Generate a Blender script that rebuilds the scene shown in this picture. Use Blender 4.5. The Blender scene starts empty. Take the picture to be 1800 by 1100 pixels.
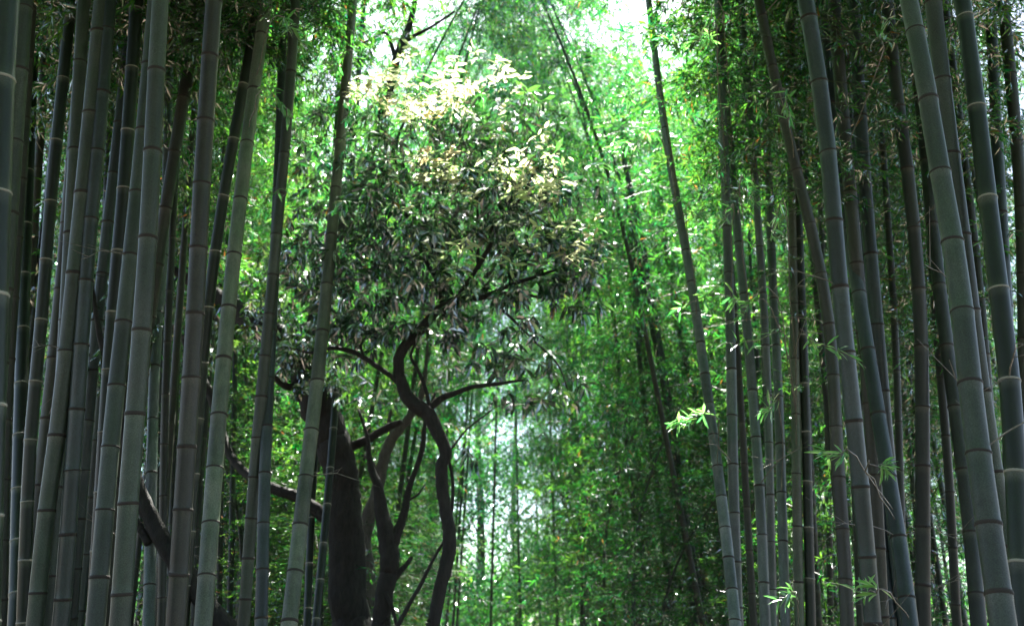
import bpy, math, random
import numpy as np
from mathutils import Vector, Matrix
R = math.radians
rng = np.random.default_rng(7)
random.seed(7)
S = bpy.context.scene
COL = S.collection

# ------------------------------------------------------------------ camera
PITCH = R(20.0); FPX = 1750.0; EYE = 1.6
cam = bpy.data.cameras.new('camera'); camo = bpy.data.objects.new('camera', cam); COL.objects.link(camo)
cam.sensor_width = 36.0; cam.lens = 36.0 * FPX / 1800.0
camo.location = (0, 0, EYE); camo.rotation_euler = (R(90) + PITCH, 0, 0)
cam.clip_start = 0.05; cam.clip_end = 2000
cam.dof.use_dof = True; cam.dof.focus_distance = 6.5; cam.dof.aperture_fstop = 2.0; cam.dof.aperture_blades = 0
S.camera = camo
# ------------------------------------------------------------------ sky, sun, exposure
SUN_EL, SUN_AZ = 60.0, 3.0          # straight ahead up the path, above the frame
w = bpy.data.worlds.new('World'); S.world = w; w.use_nodes = True
nt = w.node_tree; bg = nt.nodes['Background']
sky = nt.nodes.new('ShaderNodeTexSky'); sky.sky_type = 'NISHITA'; sky.sun_disc = False
sky.sun_elevation = R(SUN_EL); sky.sun_rotation = R(SUN_AZ); sky.dust_density = 2.0; sky.air_density = 1.0
nt.links.new(sky.outputs[0], bg.inputs[0]); bg.inputs[1].default_value = 0.05
sl = bpy.data.lights.new('sun', 'SUN'); so = bpy.data.objects.new('sun', sl); COL.objects.link(so)
sl.energy = 5.0; sl.angle = R(0.5); sl.color = (1.0, 0.96, 0.88)
sd = Vector((math.sin(R(SUN_AZ)) * math.cos(R(SUN_EL)), math.cos(R(SUN_AZ)) * math.cos(R(SUN_EL)), math.sin(R(SUN_EL))))
so.rotation_euler = sd.to_track_quat('Z', 'Y').to_euler()
S.view_settings.view_transform = 'Standard'; S.view_settings.look = 'None'
S.view_settings.gamma = 1.0; S.view_settings.use_curve_mapping = False
S.view_settings.exposure = 3.42
S.cycles.max_bounces = 4; S.cycles.diffuse_bounces = 1; S.cycles.glossy_bounces = 2
S.cycles.transmission_bounces = 4; S.cycles.volume_bounces = 0
S.cycles.sample_clamp_indirect = 6.0
S.cycles.use_denoising = True

# ------------------------------------------------------------------ projection of the survey points
CT, ST = math.cos(PITCH), math.sin(PITCH)
def P(px, py, D):
    """the point the lens sees at photo pixel px, py when it stands D metres up the path"""
    u = (px - 900.0) / FPX; v = (550.0 - py) / FPX
    dy = CT - v * ST; dz = ST + v * CT
    s = D / dy
    return Vector((u * s, D, EYE + dz * s)), s

# ------------------------------------------------------------------ tags and linking
def link(name, mesh, parent=None, mat=None):
    o = bpy.data.objects.new(name, mesh); COL.objects.link(o)
    if parent is not None: o.parent = parent
    return o
def empty(name, loc):
    o = bpy.data.objects.new(name, None); o.empty_display_size = 0.2; COL.objects.link(o); o.location = loc
    return o
def tag(o, label=None, cat=None, group=None, kind=None):
    if label: o['label'] = label
    if cat: o['category'] = cat
    if group: o['group'] = group
    if kind: o['kind'] = kind
    return o

# ------------------------------------------------------------------ mesh from numpy
def np_mesh(name, V, F, mats, midx=None, attrs=None, smooth=False):
    """V (n,3); F list of int arrays, one per face size (k,3) or (k,4)"""
    me = bpy.data.meshes.new(name)
    V = np.asarray(V, dtype=np.float32)
    me.vertices.add(len(V)); me.vertices.foreach_set('co', V.ravel())
    loops = np.concatenate([f.ravel() for f in F]).astype(np.int32)
    sizes = np.concatenate([np.full(len(f), f.shape[1]) for f in F]).astype(np.int32)
    me.loops.add(len(loops)); me.loops.foreach_set('vertex_index', loops)
    me.polygons.add(len(sizes))
    starts = np.concatenate([[0], np.cumsum(sizes)[:-1]]).astype(np.int32)
    me.polygons.foreach_set('loop_start', starts)
    if midx is not None: me.polygons.foreach_set('material_index', np.asarray(midx, dtype=np.int32))
    me.polygons.foreach_set('use_smooth', np.full(len(sizes), smooth, dtype=bool))
    for k, a in (attrs or {}).items():
        at = me.attributes.new(k, 'FLOAT', 'POINT'); at.data.foreach_set('value', np.asarray(a, dtype=np.float32))
    for m in mats: me.materials.append(m)
    me.update(calc_edges=True)
    return me

# ------------------------------------------------------------------ materials
def new_mat(name):
    m = bpy.data.materials.new(name); m.use_nodes = True; m.node_tree.nodes.clear()
    return m, m.node_tree.nodes, m.node_tree.links
def leaf_material(name, dark, light, trans_a, trans_b, gloss=0.35, rough=0.32, tmix=0.55, old=(0.30, 0.15, 0.03), oldpos=0.955, cap=0.25):
    m, N, L = new_mat(name)
    out = N.new('ShaderNodeOutputMaterial')
    at = N.new('ShaderNodeAttribute'); at.attribute_name = 'tint'
    oi = N.new('ShaderNodeObjectInfo')
    add = N.new('ShaderNodeMath'); add.operation = 'MULTIPLY_ADD'; L.new(oi.outputs['Random'], add.inputs[0]); add.inputs[1].default_value = 0.25
    L.new(at.outputs['Fac'], add.inputs[2])
    def ramp(a, b):
        r = N.new('ShaderNodeValToRGB'); e = r.color_ramp.elements
        e[0].position = 0.0; e[0].color = (*a, 1); e[1].position = oldpos + 0.20; e[1].color = (*b, 1)
        e[1].position = min(1.0, oldpos)
        x = r.color_ramp.elements.new(min(1.0, oldpos + 0.03)); x.color = (*old, 1)
        L.new(at.outputs['Fac'], r.inputs[0]); return r
    rd = ramp(dark, light); rt = ramp(trans_a, trans_b)
    # plants differ a little from one another
    hs = N.new('ShaderNodeHueSaturation'); L.new(rt.outputs[0], hs.inputs['Color'])
    mp = N.new('ShaderNodeMapRange'); L.new(oi.outputs['Random'], mp.inputs[0]); mp.inputs[3].default_value = 0.47; mp.inputs[4].default_value = 0.52
    L.new(mp.outputs[0], hs.inputs['Hue'])
    d = N.new('ShaderNodeBsdfDiffuse'); t = N.new('ShaderNodeBsdfTranslucent'); g = N.new('ShaderNodeBsdfGlossy')
    g.inputs['Roughness'].default_value = rough
    g.inputs['Color'].default_value = (0.94, 0.93, 1.0, 1)
    L.new(rd.outputs[0], d.inputs[0]); L.new(hs.outputs[0], t.inputs[0])
    mx = N.new('ShaderNodeMixShader'); mx.inputs[0].default_value = tmix
    L.new(d.outputs[0], mx.inputs[1]); L.new(t.outputs[0], mx.inputs[2])
    fr = N.new('ShaderNodeFresnel'); fr.inputs[0].default_value = 1.5
    fm = N.new('ShaderNodeMath'); fm.operation = 'MULTIPLY'; fm.inputs[1].default_value = gloss; fm.use_clamp = True
    L.new(fr.outputs[0], fm.inputs[0])
    fc = N.new('ShaderNodeMath'); fc.operation = 'MINIMUM'; fc.inputs[1].default_value = cap; L.new(fm.outputs[0], fc.inputs[0])
    m2 = N.new('ShaderNodeMixShader'); L.new(fc.outputs[0], m2.inputs[0]); L.new(mx.outputs[0], m2.inputs[1]); L.new(g.outputs[0], m2.inputs[2])
    L.new(m2.outputs[0], out.inputs[0])
    return m
M_BLEAF = leaf_material('bamboo_leaf', (0.004, 0.055, 0.016), (0.016, 0.105, 0.018), (0.004, 0.17, 0.036), (0.17, 0.50, 0.03), gloss=1.6, rough=0.15, cap=0.35)
M_NLEAF = leaf_material('bamboo_leaf_sunlit_tone', (0.03, 0.12, 0.03), (0.08, 0.2, 0.03), (0.05, 0.42, 0.08), (0.26, 0.60, 0.12), gloss=1.8, rough=0.3, tmix=0.6)  # bamboo leaf with brighter colours, so the shaded sprigs look sunlit
M_TLEAF = leaf_material('broad_leaf', (0.008, 0.026, 0.022), (0.018, 0.055, 0.030), (0.008, 0.15, 0.03), (0.14, 0.38, 0.03), gloss=5.5, rough=0.17, tmix=0.42, cap=0.5, oldpos=0.985)

M_YLEAF = leaf_material('young_leaf_sun_paled', (0.22, 0.27, 0.12), (0.32, 0.33, 0.18), (0.42, 0.62, 0.24), (0.74, 0.76, 0.46), gloss=2.6, rough=0.25, tmix=0.7, old=(.6, .48, .2), oldpos=.965)  # yellow young leaves, their colour paled to stand in for sunlit glare
def culm_material(name, col, col2, ring, rough=0.42, bloom=0.5):
    m, N, L = new_mat(name)
    out = N.new('ShaderNodeOutputMaterial'); b = N.new('ShaderNodeBsdfPrincipled')
    tc = N.new('ShaderNodeTexCoord'); mp = N.new('ShaderNodeMapping'); mp.inputs['Scale'].default_value = (26, 26, 0.8)
    L.new(tc.outputs['Object'], mp.inputs[0])
    oi = N.new('ShaderNodeObjectInfo')
    va = N.new('ShaderNodeVectorMath'); va.operation = 'ADD'; L.new(mp.outputs[0], va.inputs[0]); L.new(oi.outputs['Location'], va.inputs[1])
    n = N.new('ShaderNodeTexNoise'); n.inputs['Scale'].default_value = 1.0; n.inputs['Detail'].default_value = 4; L.new(va.outputs[0], n.inputs['Vector'])
    n2 = N.new('ShaderNodeTexNoise'); n2.inputs['Scale'].default_value = 5.0; n2.inputs['Detail'].default_value = 7; n2.inputs['Roughness'].default_value = 0.65; L.new(tc.outputs['Object'], n2.inputs['Vector'])
    n3 = N.new('ShaderNodeTexNoise'); n3.inputs['Scale'].default_value = 160.0; n3.inputs['Detail'].default_value = 2; L.new(tc.outputs['Object'], n3.inputs['Vector'])
    r = N.new('ShaderNodeValToRGB'); r.color_ramp.elements[0].position = 0.3; r.color_ramp.elements[1].position = 0.7
    r.color_ramp.elements[0].color = (*col, 1); r.color_ramp.elements[1].color = (*col2, 1)
    ad = N.new('ShaderNodeMath'); ad.operation = 'ADD'; L.new(n.outputs['Fac'], ad.inputs[0])
    ml = N.new('ShaderNodeMath'); ml.operation = 'MULTIPLY_ADD'; L.new(n2.outputs['Fac'], ml.inputs[0]); ml.inputs[1].default_value = 0.9; ml.inputs[2].default_value = -0.45
    L.new(ml.outputs[0], ad.inputs[1]); L.new(ad.outputs[0], r.inputs[0])
    # pale wax below each node
    at = N.new('ShaderNodeAttribute'); at.attribute_name = 'wax'
    mw = N.new('ShaderNodeMath'); mw.operation = 'MULTIPLY'; L.new(at.outputs['Fac'], mw.inputs[0]); mw.inputs[1].default_value = bloom
    mc = N.new('ShaderNodeMixRGB'); L.new(mw.outputs[0], mc.inputs[0]); L.new(r.outputs[0], mc.inputs[1]); mc.inputs[2].default_value = (*ring, 1)
    # dark blotches of lichen and dirt
    sp = N.new('ShaderNodeValToRGB'); sp.color_ramp.elements[0].position = 0.60; sp.color_ramp.elements[1].position = 0.72
    sp.color_ramp.elements[0].color = (1, 1, 1, 1); sp.color_ramp.elements[1].color = (0.5, 0.5, 0.45, 1); L.new(n2.outputs['Fac'], sp.inputs[0])
    g = N.new('ShaderNodeValToRGB'); g.color_ramp.elements[0].position = 0.3; g.color_ramp.elements[1].position = 0.7
    g.color_ramp.elements[0].color = (0.5, 0.5, 0.5, 1); g.color_ramp.elements[1].color = (1.3, 1.3, 1.3, 1); L.new(n3.outputs['Fac'], g.inputs[0])
    m1 = N.new('ShaderNodeMixRGB'); m1.blend_type = 'MULTIPLY'; m1.inputs[0].default_value = 1; L.new(mc.outputs[0], m1.inputs[1]); L.new(sp.outputs[0], m1.inputs[2])
    m2 = N.new('ShaderNodeMixRGB'); m2.blend_type = 'MULTIPLY'; m2.inputs[0].default_value = 1; L.new(m1.outputs[0], m2.inputs[1]); L.new(g.outputs[0], m2.inputs[2])
    sg = N.new('ShaderNodeAttribute'); sg.attribute_name = 'seg'
    mr = N.new('ShaderNodeMapRange'); L.new(sg.outputs['Fac'], mr.inputs[0]); mr.inputs[3].default_value = 0.42; mr.inputs[4].default_value = 0.84
    # large weathered patches, greener in places
    n4 = N.new('ShaderNodeTexNoise'); n4.inputs['Scale'].default_value = 1.3; n4.inputs['Detail'].default_value = 3; L.new(va.outputs[0], n4.inputs['Vector'])
    n5 = N.new('ShaderNodeTexNoise'); n5.inputs['Scale'].default_value = 2.2; n5.inputs['Detail'].default_value = 5; L.new(tc.outputs['Object'], n5.inputs['Vector'])
    gr = N.new('ShaderNodeValToRGB'); gr.color_ramp.elements[0].position = 0.35; gr.color_ramp.elements[1].position = 0.65
    gr.color_ramp.elements[0].color = (1.0, 0.94, 0.83, 1); gr.color_ramp.elements[1].color = (0.64, 0.82, 0.58, 1); L.new(n5.outputs['Fac'], gr.inputs[0])
    m3 = N.new('ShaderNodeMixRGB'); m3.blend_type = 'MULTIPLY'; m3.inputs[0].default_value = 1; L.new(m2.outputs[0], m3.inputs[1]); L.new(mr.outputs[0], m3.inputs[2])
    m4 = N.new('ShaderNodeMixRGB'); m4.blend_type = 'MULTIPLY'; m4.inputs[0].default_value = 1; L.new(m3.outputs[0], m4.inputs[1]); L.new(gr.outputs[0], m4.inputs[2])
    L.new(m4.outputs[0], b.inputs['Base Color']); b.inputs['Roughness'].default_value = rough
    bp = N.new('ShaderNodeBump'); bp.inputs['Strength'].default_value = 0.4; bp.inputs['Distance'].default_value = 0.004
    L.new(n.outputs['Fac'], bp.inputs['Height']); L.new(bp.outputs[0], b.inputs['Normal'])
    L.new(b.outputs[0], out.inputs[0])
    return m
CM = {
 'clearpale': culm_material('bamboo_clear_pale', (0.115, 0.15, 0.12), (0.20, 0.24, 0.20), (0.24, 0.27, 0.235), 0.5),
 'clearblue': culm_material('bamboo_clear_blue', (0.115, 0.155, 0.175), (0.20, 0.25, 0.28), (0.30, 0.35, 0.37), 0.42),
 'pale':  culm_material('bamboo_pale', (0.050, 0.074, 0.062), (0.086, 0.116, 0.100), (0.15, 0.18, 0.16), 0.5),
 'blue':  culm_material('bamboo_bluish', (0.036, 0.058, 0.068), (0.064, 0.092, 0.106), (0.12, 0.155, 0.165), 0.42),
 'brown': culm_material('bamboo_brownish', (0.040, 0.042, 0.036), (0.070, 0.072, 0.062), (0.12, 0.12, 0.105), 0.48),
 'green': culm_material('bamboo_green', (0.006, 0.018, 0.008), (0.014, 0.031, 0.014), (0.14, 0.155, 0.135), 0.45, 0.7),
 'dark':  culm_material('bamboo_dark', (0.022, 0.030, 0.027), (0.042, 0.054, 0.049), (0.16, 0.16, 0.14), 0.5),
}
def simple_mat(name, c1, c2, scale=20, rough=0.7, bump=0.3, dist=0.01, stretch=(1, 1, 1)):
    m, N, L = new_mat(name)
    out = N.new('ShaderNodeOutputMaterial'); b = N.new('ShaderNodeBsdfPrincipled')
    tc = N.new('ShaderNodeTexCoord'); mp = N.new('ShaderNodeMapping'); mp.inputs['Scale'].default_value = stretch; L.new(tc.outputs['Object'], mp.inputs[0])
    n = N.new('ShaderNodeTexNoise'); n.inputs['Scale'].default_value = scale; n.inputs['Detail'].default_value = 8; n.inputs['Roughness'].default_value = 0.65
    L.new(mp.outputs[0], n.inputs['Vector'])
    r = N.new('ShaderNodeValToRGB'); r.color_ramp.elements[0].position = 0.32; r.color_ramp.elements[1].position = 0.68
    r.color_ramp.elements[0].color = (*c1, 1); r.color_ramp.elements[1].color = (*c2, 1); L.new(n.outputs['Fac'], r.inputs[0])
    L.new(r.outputs[0], b.inputs['Base Color']); b.inputs['Roughness'].default_value = rough
    bp = N.new('ShaderNodeBump'); bp.inputs['Strength'].default_value = bump; bp.inputs['Distance'].default_value = dist
    L.new(n.outputs['Fac'], bp.inputs['Height']); L.new(bp.outputs[0], b.inputs['Normal']); L.new(b.outputs[0], out.inputs[0])
    return m
M_RDARK = simple_mat('node_scar_dark', (0.015, 0.012, 0.01), (0.04, 0.032, 0.026), 60, 0.8)
M_RPALE = simple_mat('node_wax_pale', (0.20, 0.20, 0.16), (0.36, 0.35, 0.30), 60, 0.7)
M_TWIG = simple_mat('bamboo_twig', (0.035, 0.055, 0.025), (0.07, 0.095, 0.045), 30, 0.45)
M_DRYTWIG = simple_mat('dry_twig', (0.12, 0.11, 0.095), (0.24, 0.22, 0.19), 30, 0.25)
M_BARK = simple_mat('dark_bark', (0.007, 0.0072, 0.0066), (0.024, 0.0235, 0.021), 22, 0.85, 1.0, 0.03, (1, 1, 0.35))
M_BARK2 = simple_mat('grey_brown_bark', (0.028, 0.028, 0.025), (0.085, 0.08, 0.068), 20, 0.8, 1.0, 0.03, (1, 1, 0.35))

# ------------------------------------------------------------------ leaves (numpy)
def unit(a): return a / np.maximum(np.linalg.norm(a, axis=-1, keepdims=True), 1e-9)
def leaf_verts(B, Dr, Nn, Ln, Wd, droop=0.12, shape='lance'):
    """one folded leaf each: base, left, right, tip (+ mid pair for broad). B base, Dr direction, Nn face normal"""
    Dr = unit(Dr); Sd = unit(np.cross(Dr, Nn)); Nn = np.cross(Sd, Dr)
    L = Ln[:, None]; W = Wd[:, None]
    if shape == 'lance':
        m = B + Dr * L * 0.38
        v = np.stack([B, m + Sd * W * 0.5 + Nn * W * 0.18, B + Dr * L - Nn * L * droop, m - Sd * W * 0.5 + Nn * W * 0.18], 1)
        tri = np.array([[0, 1, 2], [0, 2, 3]])
    else:
        dn = lambda t: -Nn * L * droop * t * t
        m1 = B + Dr * L * 0.30 + dn(0.3); m2 = B + Dr * L * 0.68 + dn(0.68); f = 0.16
        v = np.stack([B, m1 + Sd * W * .42 + Nn * W * f, m1, m1 - Sd * W * .42 + Nn * W * f,
                      m2 + Sd * W * .44 + Nn * W * f, m2, m2 - Sd * W * .44 + Nn * W * f, B + Dr * L * 0.99 + dn(1.05)], 1)
        tri = np.array([[0, 1, 2], [0, 2, 3], [1, 4, 5], [1, 5, 2], [2, 5, 6], [2, 6, 3], [4, 7, 5], [5, 7, 6]])
    n, k = v.shape[0], v.shape[1]
    F = (np.arange(n)[:, None, None] * k + tri[None]).reshape(-1, 3)
    return v.reshape(-1, 3), F, k

def twig_prism(p0, p1, r0, r1):
    """three-sided thin sticks between arrays of points"""
    n = len(p0); d = unit(p1 - p0); up = np.where(np.abs(d[:, 2:3]) > 0.9, np.array([[1., 0, 0]]), np.array([[0, 0, 1.]]))
    a = unit(np.cross(d, up)); b = np.cross(d, a)
    vs = []
    for P_, r in ((p0, r0), (p1, r1)):
        for t in (0, 2.094, 4.189): vs.append(P_ + (a * math.cos(t) + b * math.sin(t)) * np.reshape(r, (-1, 1)))
    V = np.stack(vs, 1).reshape(-1, 3)
    q = np.array([[0, 1, 4, 3], [1, 2, 5, 4], [2, 0, 3, 5]])
    return V, (np.arange(n)[:, None, None] * 6 + q[None]).reshape(-1, 4)

class Foliage:
    def __init__(s): s.B = []; s.D = []; s.N = []; s.L = []; s.W = []; s.T = []; s.t0 = []; s.t1 = []; s.r0 = []; s.r1 = []
    def leaves(s, B, D, N, L, W, T): s.B.append(B); s.D.append(D); s.N.append(N); s.L.append(L); s.W.append(W); s.T.append(T)
    def sticks(s, a, b, ra, rb):
        s.t0.append(a); s.t1.append(b); s.r0.append(np.broadcast_to(ra, (len(a),))); s.r1.append(np.broadcast_to(rb, (len(a),)))
    def count(s): return sum(len(x) for x in s.B)
    def mesh(s, name, mats, shape='lance', droop=0.12):
        B, D, N, L, W, T = [np.concatenate(x) for x in (s.B, s.D, s.N, s.L, s.W, s.T)]
        V, F, k = leaf_verts(B, D, N, L, W, droop, shape)
        tint = np.repeat(T, k); mi = np.zeros(len(F), int); Fs = [F]
        if s.t0:
            V2, F2 = twig_prism(*[np.concatenate(x) for x in (s.t0, s.t1, s.r0, s.r1)])
            Fs.append(F2 + len(V)); V = np.concatenate([V, V2]); tint = np.concatenate([tint, np.zeros(len(V2))])
            mi = np.concatenate([mi, np.ones(len(F2), int)])
        return np_mesh(name, V, Fs, mats, mi, {'tint': tint})

def spray(fo, origin, az, length, rise, n_sub, leaf_l, rg, droop=0.9, per=6):
    """a bamboo branch: arching stick, side twigs, fans of narrow leaves at their ends"""
    t = np.linspace(0, 1, 6)
    out = np.array([math.cos(az), math.sin(az), 0.0])
    pts = origin + np.outer(t * length, out) + np.outer(rise * length * t - droop * length * t * t * 0.62, [0, 0, 1.0])
    pts += rg.normal(0, 0.02 * length, pts.shape) * t[:, None]
    fo.sticks(pts[:-1], pts[1:], 0.006 * (1 - t[:-1] * .75), 0.006 * (1 - t[1:] * .75))
    st = rg.uniform(0.22, 1.0, n_sub); 
    idx = np.minimum((st * 5).astype(int), 4); fr = (st * 5 - idx)[:, None]
    b0 = pts[idx] * (1 - fr) + pts[idx + 1] * fr
    dv = unit(out * 0.7 + rg.normal(0, 0.75, (n_sub, 3)) + np.array([0, 0, -0.15]))
    tl = rg.uniform(0.12, 0.42, n_sub) * (1.15 - 0.4 * st)
    b1 = b0 + dv * tl[:, None] + np.array([0, 0, -1.0]) * (tl * 0.25)[:, None]
    fo.sticks(b0, b1, 0.0025, 0.001)
    k = per
    c = np.repeat(b0, k, 0); e = np.repeat(b1, k, 0); n = len(c)
    tt = rg.uniform(0.25, 1.0, n)[:, None]
    B = c * (1 - tt) + e * tt
    Dd = unit(np.repeat(dv, k, 0) * 0.8 + rg.normal(0, 0.55, (n, 3)) + np.array([0, 0, -0.38]))
    Nn = unit(rg.normal(0, 0.55, (n, 3)) + np.array([0, 0, 1.0]))
    L = leaf_l * rg.uniform(0.6, 1.25, n); W = L * rg.uniform(0.13, 0.2, n)
    T = np.clip(np.repeat(rg.uniform(0, 0.75, n_sub), k) + rg.normal(0, 0.12, n), 0, 1) + (rg.random(n) < 0.02) * 1.0
    fo.leaves(B, Dd, Nn, L, W, np.clip(T, 0, 1))

def crown_mesh(name, H, start, n_br, seed, spread=1.7, leaf=0.125, sub=12, bend=1.0):
    """foliage for a culm standing at the origin, height H, with a light arch"""
    rg = np.random.default_rng(seed); fo = Foliage()
    for i in range(n_br):
        f = start + (1 - start) * (i + rg.random()) / n_br
        z = f * H
        env = math.sin(math.pi * min(1, (f - start) / (1 - start) * 0.82 + 0.18)) ** 0.6
        ln = max(0.4, spread * env * rg.uniform(0.6, 1.2))
        o = np.array([arch(f, H) * bend, 0, z])
        spray(fo, o, rg.uniform(0, 2 * math.pi), ln, rg.uniform(0.15, 0.75), sub, leaf, rg, rg.uniform(0.5, 1.2))
    return fo.mesh(name, [M_BLEAF, M_TWIG])
def arch(f, H): return 0.11 * H * max(0.0, f - 0.45) ** 2 / 0.3

# ------------------------------------------------------------------ tubes
def catmull(pts, n):
    pts = np.asarray(pts, float); out = []
    p = np.vstack([2 * pts[0] - pts[1], pts, 2 * pts[-1] - pts[-2]])
    for i in range(1, len(p) - 2):
        for j in range(n):
            t = j / n
            out.append(0.5 * ((2 * p[i]) + (-p[i - 1] + p[i + 1]) * t + (2 * p[i - 1] - 5 * p[i] + 4 * p[i + 1] - p[i + 2]) * t * t + (-p[i - 1] + 3 * p[i] - 3 * p[i + 1] + p[i + 2]) * t ** 3))
    out.append(p[-2]); return np.array(out)
def tube_arrays(C, r, sides, rough=0.0, rg=None, lobes=0.0):
    C = np.asarray(C, float); r = np.asarray(r, float); n = len(C)
    T = unit(np.gradient(C, axis=0))
    a = np.cross(T[0], [0.3, 1, 0.1]); a /= np.linalg.norm(a); A = []
    for i in range(n):
        a = a - T[i] * np.dot(a, T[i]); a /= np.linalg.norm(a); A.append(a)
    A = np.array(A); Bn = np.cross(T, A)
    th = np.linspace(0, 2 * math.pi, sides, endpoint=False)
    rr = r[:, None] * np.ones((1, sides))
    if rough and rg is not None:
        ph = rg.uniform(0, 6.28, 4); s = np.arange(n)[:, None]
        rr *= 1 + lobes * np.sin(3 * th[None] + ph[0] + s * 0.11) + lobes * 0.6 * np.sin(5 * th[None] + ph[1] - s * 0.17) + rg.normal(0, rough, rr.shape)
    V = C[:, None] + A[:, None] * (np.cos(th)[None, :, None] * rr[..., None]) + Bn[:, None] * (np.sin(th)[None, :, None] * rr[..., None])
    i = np.arange(n - 1)[:, None]; j = np.arange(sides)[None]
    F = np.stack([i * sides + j, i * sides + (j + 1) % sides, (i + 1) * sides + (j + 1) % sides, (i + 1) * sides + j], -1).reshape(-1, 4)
    return V.reshape(-1, 3), F
def capped(V, F, sides):
    n = len(V) // sides
    V = np.vstack([V, V[:sides].mean(0), V[-sides:].mean(0)])
    j = np.arange(sides)
    F0 = np.stack([(j + 1) % sides, j, np.full(sides, len(V) - 2)], 1)
    F1 = np.stack([(n - 1) * sides + j, (n - 1) * sides + (j + 1) % sides, np.full(sides, len(V) - 1)], 1)
    return V, [F, np.vstack([F0, F1])]
def limb(name, pts, parent, mat, base=Vector((0, 0, 0)), sides=14, sub=5, rough=0.03, lobes=0.05, seed=1):
    """pts: (px, py, width_px, D) in survey coordinates; a tapered, slightly knotty limb"""
    rg = np.random.default_rng(seed)
    q = []
    for (x, y, wd, D) in pts:
        p, s = P(x, y, D); q.append((p.x, p.y, p.z, wd * s / FPX / 2))
    return limb_world(name, q, parent, mat, base, sides, sub, rough, lobes, rg)
def limb_world(name, q, parent, mat, base, sides, sub, rough, lobes, rg):
    C = catmull(q, sub)
    # smallest kinks of real wood
    k = rg.normal(0, 1, (len(C), 3)); k = (k + np.roll(k, 1, 0) + np.roll(k, -1, 0)) / 3
    C[1:-1, :3] += (k * (C[:, 3:4] * 0.10))[1:-1]
    V, F = tube_arrays(C[:, :3] - np.array(base), np.maximum(C[:, 3], 0.002), sides, rough, rg, lobes)
    V, Fs = capped(V, F, sides)
    me = np_mesh(name, V, Fs, [mat], smooth=True)
    return link(name, me, parent), C

# ------------------------------------------------------------------ ground and path
def path_x(y):
    k = min(1.0, max(0.0, (y - 12) / 16)); k = k * k * (3 - 2 * k)
    return 0.1 + 0.65 * math.exp(-((y - 8) / 9.0) ** 2) - 0.35 * k
M_EARTH = simple_mat('leaf_litter_earth', (0.035, 0.026, 0.016), (0.10, 0.07, 0.04), 9, 0.95, 0.8, 0.05)
M_PATH = simple_mat('path_gravel', (0.06, 0.055, 0.045), (0.13, 0.115, 0.09), 40, 0.9, 0.6, 0.01)
def ground():
    n = 120; xs = np.linspace(-1, 1, n); xs = np.sign(xs) * np.abs(xs) ** 2.2 * 900
    ys = np.linspace(-1, 1, n); ys = np.sign(ys) * np.abs(ys) ** 2.2 * 900 + 15
    X, Y = np.meshgrid(xs, ys); px = np.vectorize(path_x)(Y)
    d = np.clip((np.abs(X - px) - 1.7) / 1.0, 0, 1)
    Z = d * (0.10 + 0.05 * np.sin(X * 1.7) * np.cos(Y * 1.3) + 0.03 * np.sin(X * 4.1 + Y * 3.3)) - 0.01
    V = np.stack([X, Y, Z], -1).reshape(-1, 3)
    i = np.arange(n - 1)[:, None]; j = np.arange(n - 1)[None]
    F = np.stack([i * n + j, i * n + j + 1, (i + 1) * n + j + 1, (i + 1) * n + j], -1).reshape(-1, 4)
    tag(link('ground', np_mesh('ground', V, [F], [M_EARTH], smooth=True)), kind='structure')
    yy = np.linspace(-8, 60, 80); V = []; 
    for y in yy:
        for k in range(7): V.append((path_x(y) - 1.55 + 3.1 * k / 6, y, 0.03 + 0.02 * math.sin(math.pi * k / 6)))
    i = np.arange(79)[:, None]; j = np.arange(6)[None]
    F = np.stack([i * 7 + j, i * 7 + j + 1, (i + 1) * 7 + j + 1, (i + 1) * 7 + j], -1).reshape(-1, 4)
    tag(link('path', np_mesh('path', V, [F], [M_PATH], smooth=True)), kind='structure')
ground()

# ------------------------------------------------------------------ ring shared by all nodes
def ring_mesh(name, mat):
    C = []; sides = 20
    prof = [(-0.16, 1.005), (-0.12, 1.06), (0.0, 1.085), (0.10, 1.055), (0.14, 1.005)]
    V = [(rr * math.cos(2 * math.pi * k / sides), rr * math.sin(2 * math.pi * k / sides), z * 1.7) for (z, rr) in prof for k in range(sides)]
    i = np.arange(len(prof) - 1)[:, None]; j = np.arange(sides)[None]
    F = np.stack([i * sides + j, i * sides + (j + 1) % sides, (i + 1) * sides + (j + 1) % sides, (i + 1) * sides + j], -1).reshape(-1, 4)
    return np_mesh(name, V, [F], [mat], smooth=True)
RING_D = ring_mesh('node_ring', M_RDARK); RING_P = ring_mesh('node_ring_pale', M_RPALE)

# crowns in a few builds, shared by every bamboo
CROWNS = [crown_mesh('foliage', 16.0, st, nb, 100 + i, sp, sub=sb) for i, (st, nb, sp, sb) in enumerate(
    [(0.42, 95, 2.0, 19), (0.30, 110, 2.0, 18), (0.42, 100, 2.2, 19), (0.24, 115, 2.0, 18)])]
NEARCROWNS = [crown_mesh('foliage', 16.0, st, nb, 150 + i, sp, sub=26, bend=0.0, leaf=0.15) for i, (st, nb, sp) in enumerate([(0.58, 85, 2.2), (0.54, 90, 2.0), (0.62, 80, 2.4)])]
SLIMCROWNS = [crown_mesh('foliage', 16.0, (.52, .58, .46)[i], 48, 170 + i, 1.3, sub=16, bend=0.0, leaf=0.12) for i in range(3)]
HIGHCROWNS = [crown_mesh('foliage', 16.0, .66, 26, 180 + i, 1.0, sub=16, bend=0.0, leaf=0.12) for i in range(2)]
LOWCROWNS = [crown_mesh('foliage', 9.0, 0.07, 110, 200 + i, 1.7, leaf=0.13, sub=8) for i in range(3)]

GROUP_L, GROUP_R = 'bamboo culms along the near edge of the path', 'bamboo culms along the far curve of the path'

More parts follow.
